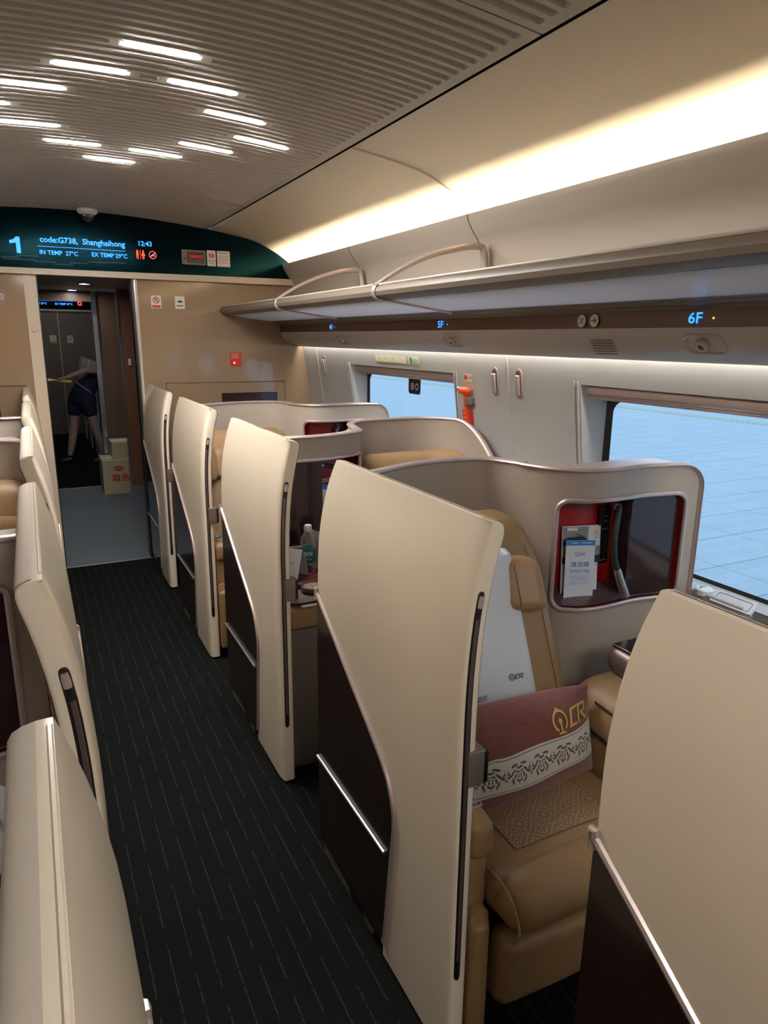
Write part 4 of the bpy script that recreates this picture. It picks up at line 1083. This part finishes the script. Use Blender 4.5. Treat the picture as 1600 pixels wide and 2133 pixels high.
# consoles: window side for A pods, aisle side for B pods
def console_A():
    t = thing('side_console', '', 'console')
    def f(v):
        if v.z > .5 and v.y > .12: v.z -= .0
        return v
    obj('body', rbox(.615, 1.24, -.30, .40, .0, .675, .10, None, 6), tan, t)
    obj('groove', tube(smooth_path([(.612, .30, .565), (.612, .10, .545), (.614, -.15, .52)], 5), .005, n=6), rubber, t)
    obj('groove', tube(smooth_path([(.628, .26, .640), (.625, .08, .628), (.622, -.15, .60)], 5), .0025, n=6), rubber, t)
    obj('tray_rim', rbox(.735, 1.22, -.18, .36, .665, .757, .045, None, 5), rosed, t)
    obj('tray_top', rbox(.755, 1.20, -.16, .34, .748, .7605, .006, None, 2), brown, t)
    return t
def console_B():
    t = thing('side_console', '', 'console')
    obj('body', box(.055, .52, .075, .44, .0, .585), greyplas, t, bevel=.01)
    obj('lower_panel', rbox(.058, .515, .055, .08, .03, .585, .01, None, 2), greyplas, t)
    obj('leather_block', rbox(.054, .30, .045, .40, .585, .672, .018, None, 4), tan, t)
    obj('table_top', rbox(.08, .55, .12, .452, .675, .700, .008, None, 3), brown, t)
    pl = [(u, v) for u, v in rrect(.17, .10, .22, .085, .040)]
    obj('slide_tray', prism(pl, lambda u, v, d: (u, v, d), .685, .703), silver, t)
    obj('tray_lever', rbox(.10, .18, .035, .055, .672, .680, .003, None, 1), silver, t)
    return t
cA = console_A(); cB = console_B()
for k, o, l in ((1, cA, 'tan leather side console with a dark raised tray, right of the pillow seat'), (3, copy_tree(cA), 'side console of the seat by the far window')):
    o.location = (XA, NEAR[k], 0); o['label'] = l; o['group'] = 'side consoles'
for k, o, l in ((2, cB, 'aisle-side console with dark table carrying the water bottle'),):
    o.location = (XA, NEAR[k], 0); o['label'] = l; o['group'] = 'side consoles'
MS = -1; cBL = console_B(); MS = 1; cBL.location = (XL, NEAR[1], 0); cBL['label'] = 'dark console table at the far left edge carrying a white tent card'; cBL['group'] = 'side consoles'

# ============================================================ LOOSE THINGS
# headrest cloth on seat A of pod 1
SC = Vector((XA+.358, NEAR[1], 0)); TBz = lambda z: .40+(z-.45)*.44
def clothf(u, v):
    """u across (-1..1), v along from the rear top down the front"""
    x = u*.185
    if v < .12:
        q = v/.12; z = .980+.028*math.sin(PI/2*q); y = TBz(1.0)+.02-.075*q
    else:
        q = (v-.12)/.88; z = 1.008-.43*q-.004*math.sin(9*q)
        y = TBz(z)-.063+.040*q**1.5+.004*math.sin(6*u+5*q)-.35*x*x*(1-q)*.6+.006*math.sin(13*q)*max(0, .3-q)
    wdt = 1-.10*max(0, 1-v/.16)+.12*v
    x *= wdt
    return Vector((x, y, z))
bm = B(); NU, NVc = 26, 34
def cz_(i, j):
    u = -1+2*i/NU; v = j/NVc
    vmax = 1-(.055*max(0, (abs(u)-.72)/.28)**2.2)-.0*abs(u)
    return clothf(u, v*vmax)
R_ = [[bm.verts.new(cz_(i, j)) for j in range(NVc+1)] for i in range(NU+1)]
for i in range(NU):
    for j in range(NVc): bm.faces.new((R_[i][j], R_[i+1][j], R_[i+1][j+1], R_[i][j+1]))
t = thing('headrest_cloth', 'white disposable cloth with small black railway logo draped over the headrest of the pillow seat', 'cloth', SC)
o = obj('cloth', bm, cloth, t); md = o.modifiers.new('s', 'SOLIDIFY'); md.thickness = .0012; md.offset = 0
def onC(cx_, cz0, lift=.0022):
    def f(x, y):
        u = (cx_+x)/.185/1.1; z = cz0+y; q = (1.015-z)/.435; p_ = clothf(u, .12+.88*max(0, min(1, q))); p_.y -= lift; p_.z = z; p_.x = cx_+x; return p_
    return f
obj('logo', put(logo2d(.0165), onC(.145, .655)), blackink, t, smooth=False)
obj('lettering', put(text2d('温馨旅时', .018, shear=.2), onC(-.005, .620)), blackink, t, smooth=False)
# pillow
PC = Vector((XA+.335, NEAR[1]+.25, .574)); PW, PH, PT = .288, .140, .078
def pilf(u, v, sgn):
    e = max(0, 1-abs(u)**2.4)**.6*max(0, 1-abs(v)**2.2)**.62
    x = u*PW*(1-.05*(1-abs(v))*abs(u)**2*0+.0*abs(v)); x = u*PW*(1-.045*(1-v*v)*abs(u)**3)
    z = v*PH*(1-.07*(1-u*u)*v*v*-1)/1.05
    z -= .020*u*abs(v) if v > 0 else 0
    y = sgn*PT*e + (.006*math.sin(7*u+3*v)*e if sgn < 0 else 0)
    if sgn < 0: y += .010*math.exp(-((u+.42-.25*v)/.05)**2)*(1 if v > -.2 else .3)*e
    return Vector((x, y, z))
bm = B(); NP, NQ = 40, 24; f_ = [[None]*(NQ+1) for _ in range(NP+1)]; b_ = [[None]*(NQ+1) for _ in range(NP+1)]
for i in range(NP+1):
    for j in range(NQ+1):
        u = -math.cos(PI*i/NP); v = -math.cos(PI*j/NQ)
        f_[i][j] = bm.verts.new(pilf(u, v, -1)); b_[i][j] = f_[i][j] if i in (0, NP) or j in (0, NQ) else bm.verts.new(pilf(u, v, 1))
for i in range(NP):
    for j in range(NQ):
        for q, fl_ in ((f_, False), (b_, True)):
            fs = (q[i][j], q[i+1][j], q[i+1][j+1], q[i][j+1]); fs = fs[::-1] if fl_ else fs
            try: bm.faces.new(fs)
            except ValueError: pass
t = thing('pillow', 'burgundy pillow with a pale ornamental band and gold railway logo leaning on the tan seat', 'pillow', PC, rot=(-.20, .0, .05))
obj('pillow_body', bm, pil, t)
def onP(cx_, cz0):
    def f(x, y):
        xx, zz = cx_+x, cz0+y; u = xx/PW; v = (zz+(.020*u*abs(zz/PH) if zz > 0 else 0))/PH; p_ = pilf(u, max(-1, min(1, v)), -1); p_.y -= .0022; p_.x = xx; p_.z = zz; return p_
    return f
obj('embroidered_logo', put(logo2d(.050), onP(.165, .066)), gold, t, smooth=False)
obj('embroidered_lettering', put(text2d('温馨', .045), onP(-.210, .082)), gold, t, smooth=False); obj('embroidered_lettering', put(text2d('旅途好时光', .034, shear=.2), onP(-.215, .045)), gold, t, smooth=False)
# printed matter in the niche of pod 1
NW = Vector((XA, NEAR[1], 0)); Fw = lambda s, z, d=0: Vector(FA(s, z, d))
sA = .155
def leaf(name, label, cat, s0, z0, w_, h, d, ma, tilt=0):
    t = thing(name, label, cat, NW+Fw(s0, z0, d))
    ux = (Fw(s0+w_, z0, d)-Fw(s0, z0, d)).normalized(); uz = (Vector((0, .10, 1))).normalized()
    c, s_ = math.cos(tilt), math.sin(tilt); U = ux*c+uz*s_; V = uz*c-ux*s_; Nn = U.cross(V)
    Nn = -Nn if Nn.y > 0 else Nn
    fn = lambda u, v, q=0: U*u+V*v+Nn*q
    obj('sheet', prism([(0, 0), (w_, 0), (w_, h), (0, h)], lambda u, v, q: fn(u, v, q), -.003, .0), ma, t, smooth=False)
    return t, fn
def leafB():
    t = thing('sanitary_bag', 'half hidden white sanitary bag beside the dark glass door, behind the water bottle', 'bag', Vector((XA, NEAR[2], 0))+Vector(FB(.305, .80, .045)))
    obj('sheet', prism([(0, 0), (.106, 0), (.106, .21), (0, .21)], lambda u, v, q: (u, v*.08+q, v), 0, .003), white, t, smooth=False)
    f2 = lambda q: (lambda u, v: (u, v*.08-q, v))
    obj('header', put(rect2d(0, .106, .190, .21), f2(.0008)), blueink, t, smooth=False)
    obj('logo', put(logo2d(.0125), lambda x, y: f2(.001)(.052+x, .158+y)), blueink, t, smooth=False)
    write(t, '清洁袋', lambda x, y: f2(.001)(.053+x*1.25, .1235+y), .0185, blueink, bold=.01); write(t, 'Sanitary Bag', lambda x, y: f2(.001)(.053+x, .103+y), .0150, blueink, bold=.005)
    t = thing('magazine', 'magazine with a grey cover behind the half hidden sanitary bag', 'magazine', Vector((XA, NEAR[2], 0))+Vector(FB(.302, .80, .062)))
    obj('sheet', prism([(0, 0), (.13, 0), (.13, .235), (0, .235)], lambda u, v, q: (u, v*.08+q, v), 0, .003), white, t, smooth=False)
    obj('cover_picture', put(rect2d(.002, .128, .15, .232), f2(.0008)), greyink, t, smooth=False); obj('cover_print', put(poly2d([(.004, .212), (.05, .22), (.12, .214), (.12, .205), (.004, .203)]), f2(.0015)), blackink, t, smooth=False)
leafB()
t, f = leaf('magazine', 'magazine with a grey car-interior cover tucked behind the sanitary bag', 'magazine', .208, .795, .140, .235, .070, white, -.03)
fl2 = lambda q: (lambda u, v: f(u, v, q))
obj('cover_picture', put(rect2d(.002, .148, .135, .232), fl2(.0008)), greyink, t, smooth=False)
b = put(poly2d([(.004, .190), (.02, .197), (.07, .200), (.09, .190), (.085, .178), (.03, .172), (.004, .170)]), fl2(.0015)); put(arc2d(.05, .150, .055, .058, 0, PI*.5, 16), fl2(.0015), b); put(rect2d(.002, .148, .108, .134), fl2(.0009), b)
obj('cover_print', b, blackink, t, smooth=False)
b = put(rect2d(.018, .058, .219, .230), fl2(.0016)); put(poly2d([(.095, .20), (.13, .222), (.132, .218), (.10, .196)]), fl2(.0015), b); put(rect2d(.10, .147, .165, .232), fl2(.0011), b); obj('cover_highlight', b, stick, t, smooth=False)
b = put(arc2d(.128, .208, .006, .008, 0, 2*PI, 14), fl2(.002)); put(rect2d(.122, .134, .192, .194), fl2(.002), b); put(rect2d(.105, .145, .098, .1), fl2(.0012), b); obj('cover_logo', b, greyink, t, smooth=False)
t, f = leaf('sanitary_bag', 'white sanitary bag with blue header and printing in the red niche', 'bag', .202, .785, .106, .205, .045, white, -.05)
fl3 = lambda q: (lambda u, v: f(u, v, q))
obj('header', put(rect2d(0, .106, .188, .205), fl3(.0008)), blueink, t, smooth=False)
b = put(rect2d(.018, .045, .1955, .198), fl3(.0016)); put(rect2d(.056, .094, .1955, .198), fl3(.0016), b); obj('header_print', b, stick, t, smooth=False)
F3 = fl3(.001)
obj('logo', put(logo2d(.0125), lambda x, y: F3(.052+x, .158+y)), blueink, t, smooth=False)
write(t, '清洁袋', lambda x, y: F3(.053+x*1.25, .1235+y), .0185, blueink, bold=.01); write(t, 'Sanitary Bag', lambda x, y: F3(.053+x, .103+y), .0150, blueink, bold=.005)
b = B()
for a in ((.020, .086, .0855, .0862), (.020, .086, .069, .0697), (.020, .0207, .069, .086), (.0855, .0862, .069, .086), (.026, .079, .0805, .0818), (.026, .074, .0745, .0758), (.018, .088, .064, .0648), (.018, .088, .0605, .0613), (.018, .06, .057, .0578)): put(rect2d(*a), F3, b)
obj('small_print', b, blueink, t, smooth=False)
# bottle, cup, cards on the table of pod 2
tz = .7005
t = thing('water_bottle', 'clear water bottle with green label and white cap on the dark aisle-side table', 'bottle', (.931, 2.512, tz))
obj('body', lathe([(.020, .0), (.028, .004), (.0295, .012), (.028, .018), (.0295, .024), (.0295, .036)]+[(.0290-.0010*(i % 2), .040+.006*i) for i in range(12)]+[(.0295, .112), (.0300, .122), (.029, .134), (.025, .152), (.017, .166), (.0125, .172), (.0125, .178)], 28), bottlem, t)
obj('label', lathe([(.0300, .046), (.0302, .047), (.0302, .103), (.0300, .104)], 32), labelg, t)
fl4 = lambda x, y: Vector((.0308*math.sin(-x/.0305-.36), -.0308*math.cos(x/.0305+.36), .078+y)); 
lb = lambda x, y: Vector((.0308*math.sin(x/.0305-.36), -.0308*math.cos(x/.0305-.36), .078+y))
write(t, '怡宝', lambda x, y: lb(x, y+.006), .020, stick, name='label_print', bold=.02); write(t, '饮用纯净水', lambda x, y: lb(x, y-.014), .006, stick, name='label_print')
obj('cap', lathe([(.0145, .172), (.0155, .174), (.0155, .196), (.0145, .198), (.008, .198)], 24), capw, t)
t = thing('patterned_bowl', 'small round dish with a patterned tan disc on the metal slide tray', 'dish', (.872, 2.30, .7035))
obj('dish', lathe([(.030, 0), (.046, .004), (.050, .016), (.052, .022), (.046, .023), (.042, .012), (.01, .011)], 32), rosed, t)
obj('disc', lathe([(.040, .012), (.040, .0165), (.012, .0185), (.010, .0165), (.004, .0165)], 32), weave, t)
def tent(name, label, x, y, z, w_, h, a, rz, m1, m2, txt=None, ink=greyink):
    t = thing(name, label, 'card', (x, y, z), rz=rz)
    d = h*math.tan(a)
    b = B(); grid(lambda u, v: (-w_/2+w_*u, -d*(1-v), h*v), 1, 1, b); o1 = obj('front_leaf', b, m1, t, smooth=False)
    b = B(); grid(lambda u, v: (-w_/2+w_*u, d*(1-v)+.012*math.sin(PI*v), h*v), 1, 5, b); o2 = obj('rear_leaf', b, m2, t, smooth=False)
    for o in (o1, o2): md = o.modifiers.new('s', 'SOLIDIFY'); md.thickness = .001
    if txt: write(o1, txt, lambda q, r: (q, -d*(1-(h*.55+r)/h)-.0015, h*.55+r), h*.13, ink)
    return t
t = thing('folder', 'dark red leather folder lying under the white tent card', 'folder', (.872, 2.425, tz), rz=.05)
obj('cover', rbox(-.070, .070, -.06, .085, 0, .012, .004, None, 1), darkred, t); obj('rim', tube([(u, v, .013) for u, v in rrect(0, .0125, .138, .143, .008, 3)], .0018, True, 6), rose, t)
tent('tent_card', 'white folded tent card beside the water bottle', .838, 2.455, tz+.0135, .10, .115, .36, -.85, white, white, 'Dear Sir')
t = thing('folded_card', 'pink and green card standing folded right of the water bottle', 'card', (.985, 2.515, tz))
obj('pink_leaf', prism([(0, 0), (-.022, .10), (-.020, .10), (.002, .0)], lambda u, v, d: (u-(d*.08), v, d), 0, .165), pinkc, t, smooth=False)
obj('green_leaf', prism([(0, 0), (.10, .02), (.10, .022), (.0, .002)], lambda u, v, d: (u-(d*.08), v+.10*(d-.165)*-.35, d), 0, .165), mint, t, smooth=False)
t = thing('pen', 'light blue pen end beside the red folder', 'pen', (.925, 2.445, tz+.004), rz=.9); obj('barrel', tube([(-.03, 0, 0), (.03, 0, 0)], .004), blueled if False else mint, t)
b = put(poly2d([(-.03, -.02), (.03, -.02), (.03, .02), (-.03, .02)]), planar((0, 0, .001), (1, .4, 0), (-.4, 1, 0))); o = tag(obj('paper_slip', b, white, smooth=False), 'small white paper slip on the dark table in front of the pink card', 'paper'); o.location = (1.0, 2.475, tz)
t = tent('tent_card', 'white tent card with grey writing at the far left edge behind the blurred screen', -.105, 1.26, .7005, .16, .13, .35, -1.0, white, white, '温馨提示', blackink)
# ledge item by the window
t = thing('green_topped_cup', 'white round lid with a green mark on the window ledge', 'lid', (1.975, 1.49, .787)); obj('lid', lathe([(.026, 0), (.030, .003), (.030, .02), (.026, .024), (.022, .023)], 28), capw, t)
obj('mark', put(arc2d(0, 0, .010, .018, .3, 2.6, 12), planar((0, 0, .0245), (1, 0, 0), (0, 1, 0))), greenink, t, smooth=False)
t = thing('card_holder', 'white slanted card with a thin dark outline on the window ledge', 'card', (1.972, 1.375, .800), rot=(0, .9, 0))
obj('plate', prism(rrect(0, 0, .15, .05, .006), lambda u, v, d: (d, u, v), -.004, .004), white, t); obj('outline', tube([(-.005, u, v) for u, v in rrect(0, 0, .125, .034, .008)], .0009, True, 5), greyink, t)
# boxes in the vestibule
def carton_box(x0, x1, y0, y1, z0, z1, label):
    t = thing('carton', label, 'box', (x0, y0, z0), group='cartons in the vestibule')
    obj('box_body', box(0, x1-x0, 0, y1-y0, 0, z1-z0), carton, t, smooth=False)
    obj('tape', box((x1-x0)*.0, (x1-x0), (y1-y0)/2-.025, (y1-y0)/2+.025, z1-z0, z1-z0+.001), ivory, t, smooth=False)
    return t
t = carton_box(.585, .99, 7.66, 8.06, 0, .36, 'large carton with red Chinese print standing on the vestibule floor')
write(t, '商务座', lambda x, y: (.215+x, -.002, .165+y), .088, redink, bold=.02)
b = put(([(0, 0)]+[(.05*math.cos(2*PI*i/20), .027*math.sin(2*PI*i/20)) for i in range(20)], [(0, 1+i, 1+(i+1) % 20) for i in range(20)]), lambda x, y: (.155+x, -.002, .268+y)); obj('oval_mark', b, redink, t, smooth=False)
write(t, 'GOHO', lambda x, y: (.155+x, -.003, .268+y), .026, carton, bold=.01); b = put(rect2d(.27, .33, .262, .28), lambda x, y: (x, -.002, y)); put(rect2d(.14, .30, .10, .103), lambda x, y: (x, -.002, y), b); obj('small_print', b, greyink, t, smooth=False)
carton_box(.70, .99, 7.72, 8.05, .362, .535, 'small carton resting on top of the large one')

# ============================================================ PERSON in the next cabin
def skinned(name, verts, edges, ma, parent, sub=2):
    me = bpy.data.meshes.new(name); me.from_pydata([v[0] for v in verts], edges, []); o = bpy.data.objects.new(name, me); COL.objects.link(o); o.parent = parent
    md = o.modifiers.new('skin', 'SKIN')
    for i, v in enumerate(verts):
        r = v[1]; me.skin_vertices[0].data[i].radius = r if isinstance(r, tuple) else (r, r)
    me.skin_vertices[0].data[0].use_root = True
    md.use_smooth_shade = True
    ss = o.modifiers.new('sub', 'SUBSURF'); ss.levels = sub; ss.render_levels = sub
    me.materials.append(ma); return o
pr_ = thing('person', 'person in dark navy shorts bending over in the next cabin, one arm stretched out', 'person', (.52, 9.75, 0))
V_ = [((.06, 0, .90), (.13, .11)), ((.14, -.02, 1.02), (.115, .10)), ((.28, -.03, 1.13), (.12, .11)), ((.42, -.03, 1.17), (.10, .10)), ((.52, -.02, 1.15), .055),  # pelvis..neck
      ((.60, -.01, 1.12), (.075, .085)), ((.68, 0, 1.08), (.09, .085)),
      ((-.02, .09, .84), .088), ((-.06, .11, .50), .055), ((-.10, .12, .28), .052), ((-.15, .13, .08), .032),
      ((.10, -.09, .84), .088), ((.17, -.08, .50), .055), ((.22, -.05, .28), .052), ((.25, .0, .08), .032),
      ((.36, -.15, 1.18), .055), ((.12, -.22, 1.20), .038), ((-.08, -.24, 1.13), .027),
      ((.38, .12, 1.16), .055), ((.44, .16, .98), .038), ((.50, .12, .80), .027)]
E_ = [(0, 1), (1, 2), (2, 3), (3, 4), (4, 5), (5, 6), (0, 7), (7, 8), (8, 9), (9, 10), (0, 11), (11, 12), (12, 13), (13, 14), (3, 15), (15, 16), (16, 17), (3, 18), (18, 19), (19, 20)]
hx, hy, hz = -.08, -.24, 1.13
def hand(bx, by, bz, dx, dz, V_, E_, root):
    n = len(V_); V_.append(((bx-.045, by, bz-.012), (.030, .016))); E_.append((root, n)); V_.append(((bx-.085, by, bz-.022), (.032, .014))); E_.append((n, n+1)); p = n+1
    for k, (oy, L_) in enumerate(((-.028, .05), (-.010, .058), (.010, .055), (.027, .044))):
        a = len(V_); V_.append(((bx-.105-L_*.35, by+oy, bz-.028), .0085)); V_.append(((bx-.105-L_*.75, by+oy, bz-.045), .0078)); V_.append(((bx-.100-L_*.8, by+oy, bz-.066), .007)); E_ += [(p, a), (a, a+1), (a+1, a+2)]
    a = len(V_); V_.append(((bx-.055, by-.038, bz-.020), .010)); V_.append(((bx-.085, by-.050, bz-.038), .0085)); E_ += [(n, a), (a, a+1)]
hand(hx, hy, hz, 0, 0, V_, E_, 17); hand(.55, .12, .74, 0, 0, V_, E_, 20)
skinned('body', V_, E_, skin, pr_)
Vc = [((.06, 0, .90), (.15, .135)), ((.14, -.02, 1.03), (.13, .12)), ((.28, -.03, 1.14), (.135, .125)), ((.41, -.03, 1.175), (.115, .115)), ((-.02, .085, .82), .105), ((-.045, .10, .60), .095), ((.10, -.085, .82), .105), ((.15, -.085, .60), .095), ((.35, -.13, 1.18), .065), ((.27, -.18, 1.19), .052), ((.38, .11, 1.165), .065), ((.41, .15, 1.07), .052)]
Ec = [(0, 1), (1, 2), (2, 3), (0, 4), (4, 5), (0, 6), (6, 7), (3, 8), (8, 9), (3, 10), (10, 11)]
skinned('clothing', Vc, Ec, navy, pr_)
obj('belt', tube([(.10+.145*math.cos(a)*.75, -.01+.15*math.sin(a), .965-.09*math.cos(a)) for a in [2*PI*i/20 for i in range(20)]], .010, True, 8), greyink, pr_)
hh = obj('hair', rbox(.585, .79, -.11, .10, 1.05, 1.205, .09, None, 4), hairm, pr_)
for (ax, ay) in ((-.15, .13), (.25, .0)):
    obj('shoe', rbox(ax-.14, ax+.05, ay-.04, ay+.04, 0, .085, .035, lambda v, ax=ax: Vector((v.x, v.y, v.z*(.55+.45*max(0, min(1, (v.x-ax+.13)/.13))))), 3), black, pr_)
t = thing('folded_sign', 'bright yellow folded sign held in the outstretched hand', 'sign', (.305, 9.51, 1.085), rot=(.45, .08, .1))
obj('leaf', prism([(0, 0), (.11, -.035), (.11, .035)], lambda u, v, d: (.0-u, v+d*0, d), -.004, .004), yellow, t, smooth=False)
b = box(.0, .16, -.03, .03, -.008, -.002); obj('leaf', b, yellow, t, smooth=False)
